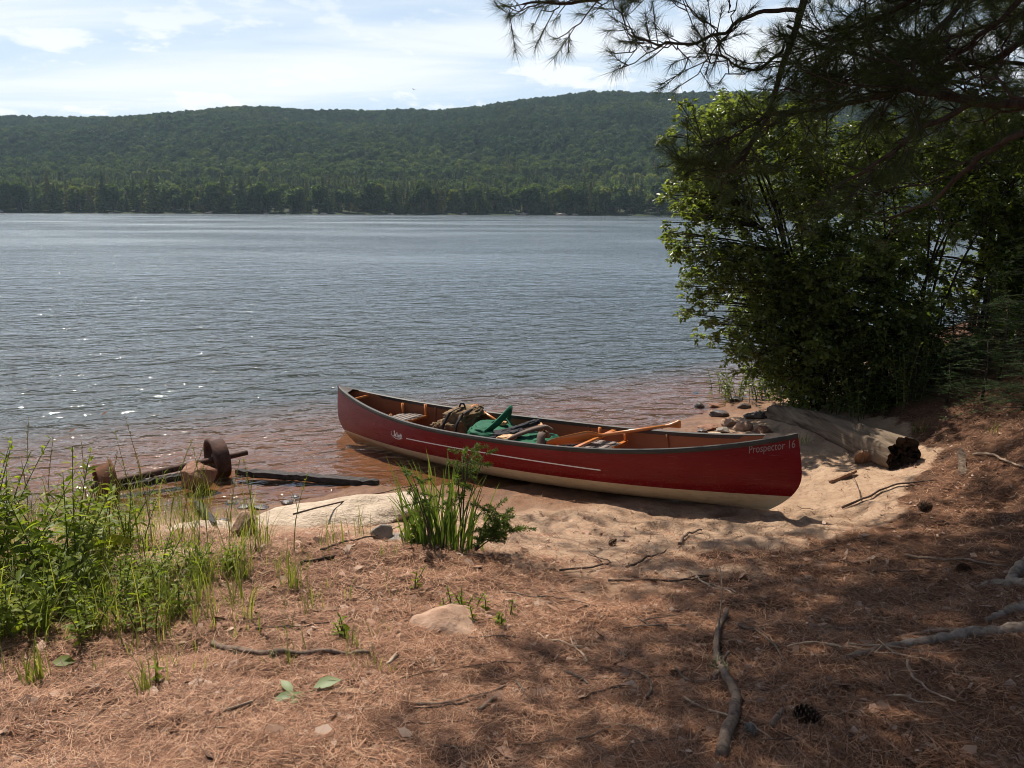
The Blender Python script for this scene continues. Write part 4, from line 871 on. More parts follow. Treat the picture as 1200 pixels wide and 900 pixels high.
stick([(868, 735), (890, 745), (908, 760), (918, 778)], .007, .003, 'dead', 'thin curved stick bending through the shade beside the thick branch')
stick([(800, 681), (840, 676), (790, 684), (715, 683)][::-1], .007, .004, 'twigbark', 'straight dark twig where the sand meets the needles')
stick([(808, 672), (830, 690), (860, 700)], .007, .003, 'deadlight', 'pale split stick lying across the needles below the canoe')
stick([(815, 678), (850, 692), (862, 698)], .005, .003, 'deadlight', 'second pale splinter just under the pale split stick')
stick([(985, 598), (1010, 588), (1040, 572), (1075, 566), (1098, 565)], .010, .005, 'twigbark', 'dark crooked twig lying on the sand in front of the log', forks=[([(1010, 588, .01), (1004, 577, .06), (994, 560, .10)], .004)])
stick([(933, 594), (948, 598), (953, 601)], .006, .004, 'deadlight', 'short pale stick poking out from behind the canoe stern')
stick([(1060, 655), (1100, 658), (1140, 662), (1182, 667)], .009, .005, 'dead', 'long thin stick in the right hand shade above the roots')
stick([(1062, 778), (1068, 800), (1090, 815), (1118, 828)], .007, .003, 'deadlight', 'thin pale stick curving down through the needles under the long root')
stick([(1036, 820), (1070, 824), (1095, 828)], .005, .003, 'deadlight', 'straight pale twig near the lower right corner')
stick([(1140, 535), (1165, 536), (1185, 545), (1200, 550)], .011, .007, 'deadlight', 'pale grey stick lying in the shade far right of the log')
stick([(563, 838), (572, 829), (590, 820)], .010, .006, 'dead', 'short dark curved stick on the edge of the shade')
stick([(755, 822), (765, 815), (762, 800), (748, 790)], .007, .004, 'dead', 'hooked brown stick in the shaded needles')
stick([(658, 790), (675, 797), (692, 806)], .007, .005, 'dead', 'grey stick lying between the shaded patches')
stick([(903, 856), (912, 842), (918, 838)], .012, .008, 'dead', 'stubby forked stick between the two pine cones')
stick([(455, 785), (463, 772)], .010, .008, 'deadlight', 'short pale broken stub of wood below the tan rock')
stick([(690, 652), (720, 660), (705, 668), (655, 672)][::-1], .007, .003, 'twigbark', 'forked twig on the sand edge near the iris clump', forks=[([(705, 660, .01), (690, 650, .02)], .004)])
stick([(797, 640), (803, 628), (822, 624)], .011, .006, 'dead', 'small gnarled grey stick on the sand before the canoe')
stick([(735, 668), (760, 655), (780, 648)], .008, .004, 'twigbark', 'dark twig leaning on the sand just below the gnarled stick')
stick([(375, 652), (420, 637), (445, 632), (470, 620)], .007, .003, 'twigbark', 'thin dark twig lying across the pale slab', lift=.03)
stick([(345, 622), (400, 606), (452, 593), (500, 583)], .007, .003, 'twigbark', 'long thin dark twig stretching from the slab to the iris', lift=.12)
tw = None
for k in range(130):
    for _ in range(50):
        px, py = rng.uniform(0, 1200), rng.uniform(655, 895); p = gp(px, py)
        if needle_mask(p[0], p[1]) > .6 and not (px < 260 and py < 740): break
    a = rng.uniform(0, math.pi); L = rng.uniform(.04, .20); d = np.array([math.cos(a), math.sin(a), 0]) * L / 2
    q = [p - d, p - d * .2 + [rng.uniform(-.01, .01), rng.uniform(-.01, .01), 0], p + d]; q = np.array([[v[0], v[1], float(height(v[0], v[1])) + .008] for v in q]); mb = MB(); r_ = rng.uniform(.0015, .0045)
    W_ = wob(q, 10, .002); mb.tube(W_ - p, np.linspace(r_, r_ * .6, 10), 6); o = mb.build('dry_twig', M['deadlight' if k % 3 else 'dead'], None, True, (0, 0, 0)); o.location = tuple(p)
    tag(o, 'short dry twig lying loose among the fallen needles', 'twig', 'loose twigs among the needles')
for k in range(30):
    for _ in range(80):
        px, py = rng.normal(720, 220), rng.uniform(640, 890); p = gp(px, py)
        if 0 < px < 1200 and needle_mask(p[0], p[1]) > .3: break
    a = rng.normal(0, .6) + (math.pi if rng.uniform() < .5 else 0); L = rng.uniform(.18, .48); d = np.array([math.cos(a), math.sin(a), 0]); s_ = np.array([-d[1], d[0], 0]); bend = rng.uniform(-.12, .12) * L
    q = np.array([p + d * L * (t - .5) + s_ * bend * (1 - (2 * t - 1) ** 2) for t in np.linspace(0, 1, 6)]); r_ = rng.uniform(.003, .0065); W_ = wob(q, 16, .004); W_[:, 2] = height(W_[:, 0], W_[:, 1]) + r_ + .012; mb = MB(); mb.tube(W_ - p, np.linspace(r_, r_ * .5, 16), 7, True, .06)
    if k % 2: i = rng.integers(5, 10); e = W_[i] + unit(d + s_ * rng.choice([-1, 1])) * L * .3 + [0, 0, .01]; mb.tube(np.array([W_[i], (W_[i] + e) / 2 + .004 * rng.standard_normal(3), e]) - p, [r_ * .7, r_ * .5, r_ * .3], 6)
    o = mb.build('dead_twig', M[['dead', 'twigbark', 'deadlight'][k % 3]], None, True, (0, 0, 0)); o.location = tuple(p); tag(o, 'bent dead twig as long as a forearm lying in the needles on the bank', 'twig', 'dead twigs strewn over the bank')
def pine_cone(px, py, r, mat, label, rx=0.0, rz=0.0):
    mb = MB(); n = 84; g = math.pi * (3 - math.sqrt(5)); V = []; Q_ = []
    mb.tube([(0, 0, -r * .9), (0, 0, r * .9)], [r * .3, r * .12], 8)
    for k in range(n):
        t = (k + .5) / n; z = (t - .5) * 2 * r * 1.05; w = r * .82 * math.sin(math.pi * (.16 + .78 * t) ** .85) ; a = k * g; d = np.array([math.cos(a), math.sin(a), 0]); s = np.array([-math.sin(a), math.cos(a), 0]); u = np.array([0, 0, 1.0])
        b = d * w * .25 + u * z; m_ = d * w * .75 + u * (z + r * .10); e = d * w * 1.05 + u * (z + r * .26 * (1.2 - t)); ww = r * .19 * (1.1 - .5 * t)
        o_ = len(V); th_ = u * r * .05
        V += [b - s * ww * .3, b + s * ww * .3, m_ + s * ww, m_ - s * ww, e + s * ww * .7, e - s * ww * .7, e + s * ww * .7 - th_ * 1.6, e - s * ww * .7 - th_ * 1.6, b - s * ww * .3 - th_, b + s * ww * .3 - th_]
        Q_ += [[o_, o_ + 1, o_ + 2, o_ + 3], [o_ + 3, o_ + 2, o_ + 4, o_ + 5], [o_ + 5, o_ + 4, o_ + 6, o_ + 7], [o_ + 7, o_ + 6, o_ + 9, o_ + 8]]
    mb.add(np.array(V), Q_); o = mb.build('pine_cone', M[mat], None, False, (0, 0, 0)); o.location = tuple(gp(px, py, r * .62)); o.rotation_euler = (rx, 0, rz); tag(o, label, 'pine cone', 'fallen pine cones')
pine_cone(944, 848, .046, 'cone', 'large open dark pine cone on the needles near the bottom edge', 1.2, .9)
pine_cone(879, 860, .027, 'conegrey', 'smaller grey weathered pine cone right of the thick dead branch', .6, .3)
pine_cone(1084, 598, .05, 'cone', 'dark pine cone lying where the sunlit sand ends', 1.5, 1.4)
pine_cone(1129, 673, .04, 'cone', 'pine cone in the shade above the long roots', 1.3, .4)
pine_cone(718, 639, .03, 'cone', 'lone small pine cone on the sand before the canoe', .9, 2)

# ------------------------------------------------------------------ leaves
def leaves(mb, P, D, NN, L, Wd, fold=.25, droop=.25, simple=False):
    P = np.asarray(P, float); n = len(P); D = unit(D); S = unit(np.cross(D, NN)); NN = np.cross(S, D); L = np.broadcast_to(L, (n,))[:, None]; Wd = np.broadcast_to(Wd, (n,))[:, None]
    if simple:
        m = P + D * L * .45; V = np.stack([P, m + S * Wd / 2 + NN * Wd * fold, P + D * L - NN * L * droop, m - S * Wd / 2 + NN * Wd * fold, m - NN * L * droop * .25], 1).reshape(-1, 3); b = np.arange(n)[:, None] * 5
        mb.add(V, None, np.concatenate([b + f for f in ([0, 1, 4], [1, 2, 4], [2, 3, 4], [3, 0, 4])])); return
    rows = [(.3, .85), (.62, .9)]; V = [P]
    for t, w in rows:
        c = P + D * L * t - NN * L * droop * t * t; V += [c + S * Wd / 2 * w + NN * Wd * fold * w, c, c - S * Wd / 2 * w + NN * Wd * fold * w]
    V.append(P + D * L - NN * L * droop); V = np.stack(V, 1).reshape(-1, 3); b = np.arange(n)[:, None] * 8
    mb.add(V, np.concatenate([b + f for f in ([1, 4, 5, 2], [2, 5, 6, 3])]), np.concatenate([b + f for f in ([0, 1, 2], [0, 2, 3], [4, 7, 5], [5, 7, 6])]))
def blades(mb, P, az, L, bend, Wd, seg=6, tw=None):
    P = np.asarray(P, float); n = len(P); t = np.linspace(0, 1, seg + 1); d = np.stack([np.cos(az), np.sin(az), 0 * az], -1); tw = az + 1.57 if tw is None else tw; s = np.stack([np.cos(tw), np.sin(tw), 0 * tw], -1)
    L = np.broadcast_to(L, (n,)); bend = np.broadcast_to(bend, (n,)); Wd = np.broadcast_to(Wd, (n,)); V = []
    for k in t:
        ang = bend * k; h = np.where(bend < .01, k, np.sin(ang) / np.maximum(bend, .01)) ; o = np.where(bend < .01, 0, (1 - np.cos(ang)) / np.maximum(bend, .01)); c = P + d * (o * L)[:, None] + np.array([0, 0, 1.0]) * (h * L)[:, None]
        w = (Wd * (1 - k) ** .6 * .5 * min(1, .6 + 2 * k))[:, None]; V += [c - s * w, c + s * w]
    V = np.stack(V, 1).reshape(-1, 3); b = np.arange(n)[:, None] * (2 * seg + 2)
    mb.add(V, np.concatenate([b + [2 * k, 2 * k + 1, 2 * k + 3, 2 * k + 2] for k in range(seg)]))
# ------------------------------------------------------------------ grass on the left bank
def scatter_px(n, fn):
    out = []
    while len(out) < n:
        a = fn(); p = gp(*a); out.append(p)
    return np.array(out)
mb = MB()
def gfn():
    while True:
        px = rng.uniform(-160, 305); py = rng.uniform(585, 770)
        lim = 752 - max(0, px - 40) * .07; 
        if py > lim: continue
        dens = .25 + .75 * sst(fbm(px * .02, py * .03, 31), -.25, .25)
        if px > 130: dens *= .5
        if px > 240: dens *= .5
        if rng.uniform() < dens: return px, py
clump = scatter_px(800, gfn)
base = np.repeat(clump, 7, 0) + np.concatenate([.02 * rng.standard_normal((800 * 7, 2)), np.zeros((800 * 7, 1))], 1); n = len(base)
hgt = np.repeat(rng.uniform(.10, .44, 800), 7) * rng.uniform(.6, 1.15, n)
blades(mb, base - [0, 0, .02], rng.uniform(0, 6.28, n), hgt, rng.uniform(.3, 2.0, n), rng.uniform(.003, .007, n))
ex = scatter_px(150, lambda: (rng.uniform(0, 470), rng.uniform(640, 790))); ex = ex[rng.uniform(0, 1, len(ex)) < .6]; ex = np.repeat(ex, 4, 0) + np.concatenate([.015 * rng.standard_normal((len(ex) * 4, 2)), np.zeros((len(ex) * 4, 1))], 1)
blades(mb, ex - [0, 0, .01], rng.uniform(0, 6.28, len(ex)), rng.uniform(.05, .16, len(ex)), rng.uniform(.3, 1.5, len(ex)), .0045)
tag(mb.build('grass', M['grass']), 'tangled green grass growing on the left bank', None, None, 'stuff')
def tuft_of_grass(px, py, n, L, label, spread=.03, w=.006, group=None, mat='grass', name='grass_tuft', bend=(.2, 1.3)):
    p = gp(px, py); mb = MB(); P = np.zeros((n, 3)); P[:, :2] = spread * rng.standard_normal((n, 2)); blades(mb, P, rng.uniform(0, 6.28, n), L * rng.uniform(.5, 1.1, n), rng.uniform(*bend, n), w * rng.uniform(.7, 1.2, n)); o = mb.build(name, M[mat]); o.location = tuple(p); tag(o, label, 'grass', group)
for px, py, n, L, lab in [(168, 812, 22, .16, 'small grass tuft standing apart in the needles at lower left'), (345, 690, 26, .22, 'thin grass tuft at the bank edge right of the weeds'), (330, 672, 16, .20, 'sparse grass blades by the brown upright stone'), (40, 800, 40, .16, 'low grass tuft next to the lone fallen leaf'), (415, 755, 14, .10, 'tiny green grass tuft beside the crooked stick'), (360, 712, 10, .09, 'tiny grass sprout above the orange bark flake'), (392, 640, 14, .24, 'wispy grass growing in front of the pale slab'), (425, 628, 12, .26, 'few tall grass blades leaning over the pale slab'), (315, 640, 20, .26, 'grass blades growing beside the upright brown stone')]: tuft_of_grass(px, py, n, L, lab)
# tall seeding stems
for k, (px, py, H_, az) in enumerate([(165, 655, .55, 2.4), (180, 650, .62, 2.6), (200, 650, .52, .3), (214, 660, .5, .2), (150, 660, .48, 2.9), (40, 690, .68, 1.7), (20, 690, .62, 2.4), (60, 680, .6, .6), (235, 655, .42, .5), (270, 650, .42, 1.0), (300, 645, .40, 2.2), (110, 670, .55, 2.0), (345, 650, .36, .4), (130, 665, .50, .8), (245, 650, .48, 2.4)]):
    p = gp(px, py); mb = MB(); t = np.linspace(0, 1, 10); lean = rng.uniform(.12, .34); c = np.stack([np.cos(az) * lean * H_ * t ** 2, np.sin(az) * lean * H_ * t ** 2, 1.25 * H_ * t], -1); mb.tube(c, np.linspace(.0028, .0012, 10), 5)
    blades(mb, c[[2, 3, 5]], rng.uniform(0, 6.28, 3), H_ * .4, rng.uniform(.6, 1.3, 3), .006); m_ = 26; q = rng.uniform(.74, 1, m_); cc = np.stack([np.interp(q, t, c[:, i]) for i in range(3)], -1); leaves(mb, cc, unit(rng.standard_normal((m_, 3)) * .5 + [0, 0, 1]), rng.standard_normal((m_, 3)), .016, .004, .1, .1, True)
    o = mb.build('grass_stalk', M['straw' if k % 2 else 'grass']); o.location = tuple(p); tag(o, 'tall thin seeding grass stalk rising over the weeds on the left bank', 'grass stalk', 'grass stalks on the left bank')
# leafy weeds
def weed(px, py, H_, nst, L, Wd, nl, label, mat='weed', spread=.10, name='weed_plant', group=None, stagger=True, drp=.3, up=.55, cat='weed', topless=0.0):
    p = gp(px, py); T = empty(name, p, label, cat, group); st = MB(); lf = MB()
    for k in range(nst):
        a = rng.uniform(0, 6.28); b = np.array([math.cos(a), math.sin(a), 0]) * spread * rng.uniform(.1, 1); lean = rng.uniform(.12, .62); a2 = a + rng.uniform(-.6, .6); h = H_ * rng.uniform(.68, 1.03); t = np.linspace(0, 1, 9)
        c = b + np.stack([np.cos(a2) * lean * h * t ** 1.5, np.sin(a2) * lean * h * t ** 1.5, h * t], -1); st.tube(c, np.linspace(.0042, .0016, 9), 5)
        m_ = int(nl * rng.uniform(.8, 1.2)); q = np.linspace(.10 + topless, .99, m_) + rng.uniform(-.02, .02, m_); cc = np.stack([np.interp(q, t, c[:, i]) for i in range(3)], -1); az = np.arange(m_) * 2.4 + rng.uniform(0, 6.28); el = rng.uniform(.0, up, m_) + .55 * q ** 3
        D = np.stack([np.cos(az) * np.cos(el), np.sin(az) * np.cos(el), np.sin(el)], -1); NN = np.array([0, 0, 1.0]) + .45 * rng.standard_normal((m_, 3)); sc = np.clip(1.15 - .75 * q ** 2.2, .35, 1) * rng.uniform(.75, 1.2, m_)
        leaves(lf, cc, D, NN, L * sc, Wd * sc, .16, drp)
    st.build('stem', M['stem'], T); lf.build('foliage', M[mat], T); return T
weed(88, 690, .78, 9, .10, .032, 30, 'tallest leafy green weed clump rising above the wheel at the left', spread=.10)
weed(60, 700, .60, 7, .095, .03, 26, 'leafy weed left of the tallest clump', spread=.12)
weed(10, 705, .66, 9, .085, .028, 30, 'bushy dark green weed cut by the left edge of the picture', spread=.12)
weed(-25, 700, .70, 9, .085, .028, 30, 'bushy weed just at the left border behind the others', spread=.14)
weed(112, 668, .50, 4, .15, .055, 10, 'broad yellow green leaved plant in front of the tallest weed', 'weedy', .05, up=.5)
weed(75, 722, .30, 5, .12, .055, 9, 'large leaved pale green plant low in the weeds', 'weed', .07)
weed(140, 715, .34, 8, .07, .018, 24, 'low weed with narrow leaves right of the large leaved plant', spread=.10)
weed(40, 735, .30, 10, .06, .020, 22, 'low dense weed at the lower left front of the bank', spread=.14)
weed(-5, 738, .32, 10, .06, .022, 22, 'low weed spilling over the left edge of the picture', spread=.14)
weed(182, 690, .26, 8, .055, .014, 26, 'fine leaved weed mixed with grass behind the flat pinkish stone', spread=.10)
weed(225, 676, .22, 7, .06, .013, 24, 'narrow leaved weed near the right end of the grass', spread=.09)
weed(258, 672, .18, 5, .055, .013, 20, 'last narrow leaved weed before the bare needles', spread=.08)
weed(205, 715, .18, 6, .055, .014, 20, 'small weed at the foot of the grass in front', spread=.09)
weed(160, 740, .20, 7, .05, .015, 16, 'short weed at the lower front of the green patch', spread=.09)
weed(100, 745, .24, 8, .055, .018, 18, 'short leafy weed casting a dark shadow on the needles', spread=.10)
weed(132, 652, .52, 7, .08, .026, 22, 'weed partly hiding the rusty left wheel', spread=.08)
weed(150, 650, .44, 8, .06, .016, 26, 'slim weed growing in front of the rusty left wheel', spread=.08)
weed(478, 638, .16, 5, .055, .032, 8, 'yellow green broad leaved weed at the foot of the iris', 'weedy', .06)
weed(182, 800, .09, 2, .035, .018, 6, 'tiny seedling with two round leaves on the needles', 'weed', .01)
weed(485, 690, .12, 2, .035, .016, 7, 'small sprouting seedling at the bank edge casting a shadow', 'weedy', .02)
weed(405, 745, .10, 4, .04, .016, 8, 'small green sprout by the end of the crooked stick', 'weed', .04)
weed(545, 715, .10, 7, .028, .014, 12, 'low creeping green plant on the top of the tan rock', 'weed', .10)
weed(580, 728, .08, 7, .028, .014, 12, 'low creeping green plant at the shaded side of the tan rock', 'weed', .10)
# wilted sprig and lone leaf
p = gp(350, 818); T = empty('leaf_sprig', p, 'wilted green sprig with four leaves dropped on the needles', 'leaf sprig'); mb = MB(); mb.tube([(-.06, -.01, .012), (.02, 0, .02), (.09, .02, .03)], [.003, .003, .002], 5); mb.build('stem', M['stem'], T)
mb = MB(); leaves(mb, [(.0, 0, .02), (.02, .01, .02), (-.02, 0, .02), (.05, .02, .03)], [(-.9, -.5, .15), (-.3, -.9, .2), (-.7, .6, .45), (.9, .2, .35)], [(0.1, -.3, 1)] * 4, np.array([.095, .085, .08, .10]), np.array([.04, .04, .036, .055]), .12, .25); mb.build('foliage', M['wilt'], T)
p = gp(62, 784, .03); mb = MB(); leaves(mb, [(0, 0, 0)], [(1, .15, .05)], [(0, -.35, 1)], .085, .06, .08, .15); o = mb.build('fallen_leaf', M['weed']); o.location = tuple(p); tag(o, 'single broad green leaf lying by the low grass tuft', 'leaf')
for px, py, lab in ((118, 488, 'tiny curled floating feather on the lake left of the rusty wheel'), (80, 508, 'small reddish leaf floating above the tallest weed')):
    mb = MB(); leaves(mb, [(0, 0, .01)], [(1, .1, .25)], [(0, -.4, 1)], .10, .05, .3, -.3); o = mb.build('floating_leaf', M['chip']); o.location = tuple(at(px, py, .01)); tag(o, lab, 'leaf')
# iris clump
p = gp(517, 640); T = empty('iris_plant', p, 'tall green iris clump with sword leaves growing at the foot of the bank', 'iris'); mb = MB(); n = 95; P = np.zeros((n, 3)); P[:, 0] = .11 * rng.standard_normal(n); P[:, 1] = .06 * rng.standard_normal(n)
az = np.where(rng.uniform(0, 1, n) < .6, np.where(P[:, 0] < 0, math.pi, 0), rng.uniform(0, 6.28, n)) + .4 * rng.standard_normal(n); blades(mb, P - [0, 0, .03], az, rng.uniform(.26, .66, n), rng.uniform(.08, .75, n) * rng.uniform(.5, 1.7, n), rng.uniform(.010, .019, n), 8, rng.uniform(-.7, .7, n)); mb.build('blades', M['iris'], T)
mb = MB(); blades(mb, np.array([[-.06, 0, 0], [-.05, .02, 0], [-.07, .01, 0]]), np.array([math.pi, math.pi - .3, math.pi + .2]), np.array([.60, .56, .5]), np.array([.75, .6, .9]), np.array([.02, .018, .016]), 10, np.array([.3, .1, -.3])); mb.build('bent_blades', M['iris'], T)
mb = MB(); blades(mb, np.array([[-.16, -.05, 0], [-.14, -.03, 0]]), np.array([math.pi - .1, math.pi + .5]), np.array([.5, .36]), np.array([1.0, 1.6]), .008, 10); mb.build('arching_blades', M['iris'], T)
# feathery sapling
def feathery(px, py, tips, label, name='feathery_sapling'):
    p = gp(px, py); T = empty(name, p, label, 'sapling'); st = MB(); lf = MB()
    for tip, nsp in tips:
        tip = np.asarray(tip, float); c = wob(np.array([[0, 0, 0], tip * [.25, .25, .5], tip]), 10, .003); st.tube(c, np.linspace(.005, .002, 10), 5)
        for k in range(nsp):
            q = c[-1 - (k % 5)]; a = rng.uniform(0, 6.28); d = unit(np.array([math.cos(a), math.sin(a), rng.uniform(-.15, .55)])); L = rng.uniform(.07, .15); e = q + d * L; st.tube([q, (q + e) / 2 + [0, 0, .01], e], [.0018, .0014, .0008], 4)
            m_ = 85; tt = rng.uniform(.1, 1, m_); P = q + (e - q) * tt[:, None]; D = unit(d + 1.0 * unit(rng.standard_normal((m_, 3)))); leaves(lf, P, D, rng.standard_normal((m_, 3)), rng.uniform(.014, .032, m_), .0046, .1, .1, True)
    st.build('stem', M['twigbark'], T); lf.build('foliage', M['feather'], T)
feathery(540, 646, [((.02, .05, .60), 13), ((.06, .0, .62), 11), ((-.02, .0, .52), 5), ((.14, .02, .60), 4)], 'taller feathery sapling whose sprays overlap the canoe rim')
feathery(556, 648, [((.17, .02, .20), 16), ((.22, .03, .14), 16), ((.12, .0, .28), 12), ((.20, -.03, .26), 10), ((.10, -.03, .12), 9)], 'lower feathery sapling with sprays hanging over the sand')
feathery(505, 644, [((-.10, .02, .44), 6), ((-.16, .0, .50), 5), ((-.04, -.02, .30), 2)], 'feathery sapling growing through the left of the iris clump')
# ------------------------------------------------------------------ needle litter
def litter():
    cand = []
    while sum(len(c) for c in cand) < 165000:
        y = 1.7 + rng.exponential(2.3, 60000); x = rng.uniform(-1, 1, 60000) * (y * .78 + .4); k = (y < 11); x, y = x[k], y[k]
        m_ = needle_mask(x, y); dens = np.clip(m_ + .34 * sst(hbase(x, y) + .16 * fbm(x * 2.2, y * 2.2, 41), .04, .22), 0, 1) * (.55 + .9 * np.clip(fbm(x * 2, y * 2, 77) + .4, 0, 1)); k = rng.uniform(0, 1, len(x)) < dens; cand.append(np.stack([x[k], y[k]], -1))
    P = np.concatenate(cand); n = len(P); z = height(P[:, 0], P[:, 1]); a = rng.uniform(0, 6.28, n) ; a += 1.2 * fbm(P[:, 0] * 3, P[:, 1] * 3, 55); L = rng.uniform(.035, .12, n); el = rng.normal(.0, .15, n); k = rng.normal(0, .35, n); h0 = rng.uniform(.001, .014, n) + .010 * np.clip(fbm(P[:, 0] * 9, P[:, 1] * 9, 88, 3), 0, 1)
    d = np.stack([np.cos(a) * np.cos(el), np.sin(a) * np.cos(el), np.sin(el)], -1); d2 = np.stack([np.cos(a + k) * np.cos(el), np.sin(a + k) * np.cos(el), -np.sin(el) * .6], -1); s = np.stack([-np.sin(a), np.cos(a), np.zeros(n)], -1)
    c = np.stack([P[:, 0], P[:, 1], z + h0 + np.abs(np.sin(el)) * L * .35], -1); w = (rng.uniform(.0005, .0011, n) * (1 + .08 * P[:, 1]))[:, None]; A = c - d * L[:, None] / 2; B = c + d2 * L[:, None] / 2
    V = np.stack([A - s * w * .4, A + s * w * .4, c + s * w, c - s * w, B + s * w * .5, B - s * w * .5], 1).reshape(-1, 3); b = np.arange(n)[:, None] * 6
    tag(mk('needle_litter', V, [np.concatenate([b + [0, 1, 2, 3], b + [3, 2, 4, 5]])], M['litter'], None, False), 'rusty brown pine needles covering the forest floor', None, None, 'stuff')
    i = rng.choice(n, 15000, False); q = P[i]; n = len(q); s = rng.uniform(.003, .014, (n, 1)) * np.where(rng.uniform(0, 1, (n, 1)) < .06, 2.0, 1); nn = unit(np.array([0, 0, 1.]) + .35 * rng.standard_normal((n, 3))); d = unit(np.cross(nn, rng.standard_normal((n, 3)))); t = np.cross(nn, d); c = np.stack([q[:, 0], q[:, 1], height(q[:, 0], q[:, 1]) + .006 + s[:, 0] * .35], -1)
    ang = np.array([0, 1.1, 2.3, 3.3, 4.6]); r_ = rng.uniform(.5, 1.2, (n, 5)); V = np.stack([c + d * s * 1.5 * r_[:, k:k + 1] * math.cos(ang[k]) + t * s * r_[:, k:k + 1] * math.sin(ang[k]) for k in range(5)], 1).reshape(-1, 3); tag(mk('bark_litter', V, [np.arange(5 * n).reshape(n, 5)], M['chip'], None, False), 'flakes of bark and dead leaf scattered over the needles', None, None, 'stuff')
litter()
# ------------------------------------------------------------------ shrubs behind the log
def shrub(name, base, clumps, label, mat, leafL=.065, leafW=.04, nl=95, nst=7, group=None, cat='shrub', stemr=.02):
    base = np.asarray(base, float); T = empty(name, base, label, cat, group); st = MB(); lf = MB(); C_ = np.array([c[:3] for c in clumps]) - base; Rr = np.array([c[3] for c in clumps])
    # main stems fan out from the base; each clump hangs on the nearest stem
    ang = np.arange(nst) * 2 * math.pi / nst + .3; top = C_[:, 2].max(); stems = []
    order = rng.choice(len(C_), min(nst, len(C_)), False); order = np.argsort(-C_[:, 2] + rng.uniform(0, .8, len(C_)))[:nst]
    for k, i in enumerate(order):
        b = np.array([math.cos(ang[k % len(ang)]), math.sin(ang[k % len(ang)]), 0]) * rng.uniform(.05, .22); e = C_[i]; m_ = b + (e - b) * [.30, .30, .5]; c = wob(np.array([b - [0, 0, .05], m_, e]), 16, .012); stems.append(c); st.tube(c, np.linspace(stemr, .005, 16), 7, True, .05)
    S = np.concatenate(stems)
    for c, r in zip(C_, Rr):
        d = np.linalg.norm(S - c, axis=1) + .5 * np.maximum(S[:, 2] - c[2] + .1, 0) * 3; a = S[np.argmin(d)]; q = wob(np.array([a, (a + c) / 2 + [0, 0, .05], c]), 8, .008); st.tube(q, np.linspace(.008, .004, 8), 5, False)
        m_ = int(nl * (r / .28) ** 2); nt_ = max(4, m_ // 9); 
        for _ in range(nt_):
            u = unit(rng.standard_normal(3) * [1, 1, .75]); e = c + u * r * rng.uniform(.55, 1.1); s0 = c + u * r * rng.uniform(0, .3); st.tube([s0, (s0 + e) / 2 + [0, 0, .015], e], [.003, .0022, .0012], 3, False)
            k = 9; tt = np.linspace(.15, 1, k); P = s0 + (e - s0) * tt[:, None] + .008 * rng.standard_normal((k, 3)); dd = unit(u); sd = unit(np.cross(dd, [0, 0, 1])); sg = np.where(np.arange(k) % 2, 1, -1)[:, None]
            D = dd * .55 + sd * sg * .8 + .3 * rng.standard_normal((k, 3)) + [0, 0, -.1]; sc = rng.uniform(.6, 1.2, k); leaves(lf, P, D, np.array([0, 0, 1.0]) + .55 * rng.standard_normal((k, 3)), leafL * sc, leafW * sc, .14, .18, True)
    st.build('branches', M['shrubbark'], T); lf.build('foliage', M[mat], T); return T
def clumps_px(n, poly, y0, y1, r0, r1, keep=None):
    poly = np.asarray(poly, float); out = []
    x0, y_0 = poly.min(0); x1, y_1 = poly.max(0)
    while len(out) < n:
        px, py = rng.uniform(x0, x1), rng.uniform(y_0, y_1); inside = False; j = len(poly) - 1
        for i in range(len(poly)):
            if (poly[i, 1] > py) != (poly[j, 1] > py) and px < (poly[j, 0] - poly[i, 0]) * (py - poly[i, 1]) / (poly[j, 1] - poly[i, 1]) + poly[i, 0]: inside = not inside
            j = i
        if not inside or (keep is not None and not keep(px, py)): continue
        p = atd(px, py, rng.uniform(y0, y1)); out.append((*p, rng.uniform(r0, r1)))
    return out
gA = np.array([3.45, 8.95, float(height(3.45, 8.95))])
cA = clumps_px(230, [(815, 110), (800, 135), (800, 160), (812, 180), (795, 230), (820, 262), (808, 330), (840, 360), (850, 400), (868, 440), (930, 455), (990, 440), (1000, 380), (960, 300), (985, 200), (940, 130), (870, 120)], 8.3, 9.7, .16, .29)
cA += clumps_px(80, [(790, 160), (785, 215), (800, 240), (790, 300), (830, 340), (850, 430), (880, 440), (870, 300), (850, 120), (820, 105)], 8.2, 9.4, .08, .15)
cA += clumps_px(60, [(775, 120), (768, 240), (790, 320), (800, 370), (830, 425), (845, 380), (815, 300), (812, 120)], 8.2, 9.2, .05, .11)
shrub('alder_shrub', gA, cA, 'bright leafy alder shrub leaning left over the water behind the log', 'leafA', .062, .037, 175, 9)
gB = np.array([4.6, 9.3, float(height(4.6, 9.3))])
cB = clumps_px(230, [(960, 150), (940, 260), (960, 330), (980, 440), (1075, 450), (1085, 380), (1070, 300), (1090, 250), (1215, 250), (1240, 150), (1120, 130), (1040, 150)], 8.6, 10.4, .18, .32)
cB += clumps_px(210, [(880, 330), (885, 430), (915, 465), (1010, 478), (1085, 470), (1095, 370), (1060, 290), (930, 290)], 8.0, 9.6, .16, .28)
shrub('alder_shrub', gB, cB, 'tall shaded shrub right of the bright alder with bare dark stems low down', 'leafB', .062, .04, 150, 9)
gC = np.array([6.0, 10.2, float(height(6.0, 10.2))])
cC = clumps_px(130, [(1090, 170), (1100, 262), (1150, 270), (1180, 330), (1260, 360), (1330, 250), (1300, 150), (1180, 140)], 9.2, 11.2, .2, .36, lambda a, b: not (1085 < a < 1160 and 262 < b < 345))
cC += clumps_px(50, [(1180, 270), (1170, 380), (1300, 400), (1300, 270)], 9.0, 10.5, .2, .34)
cC += clumps_px(60, [(1160, 300), (1165, 400), (1260, 420), (1300, 300), (1230, 240)], 8.6, 10.2, .2, .34)
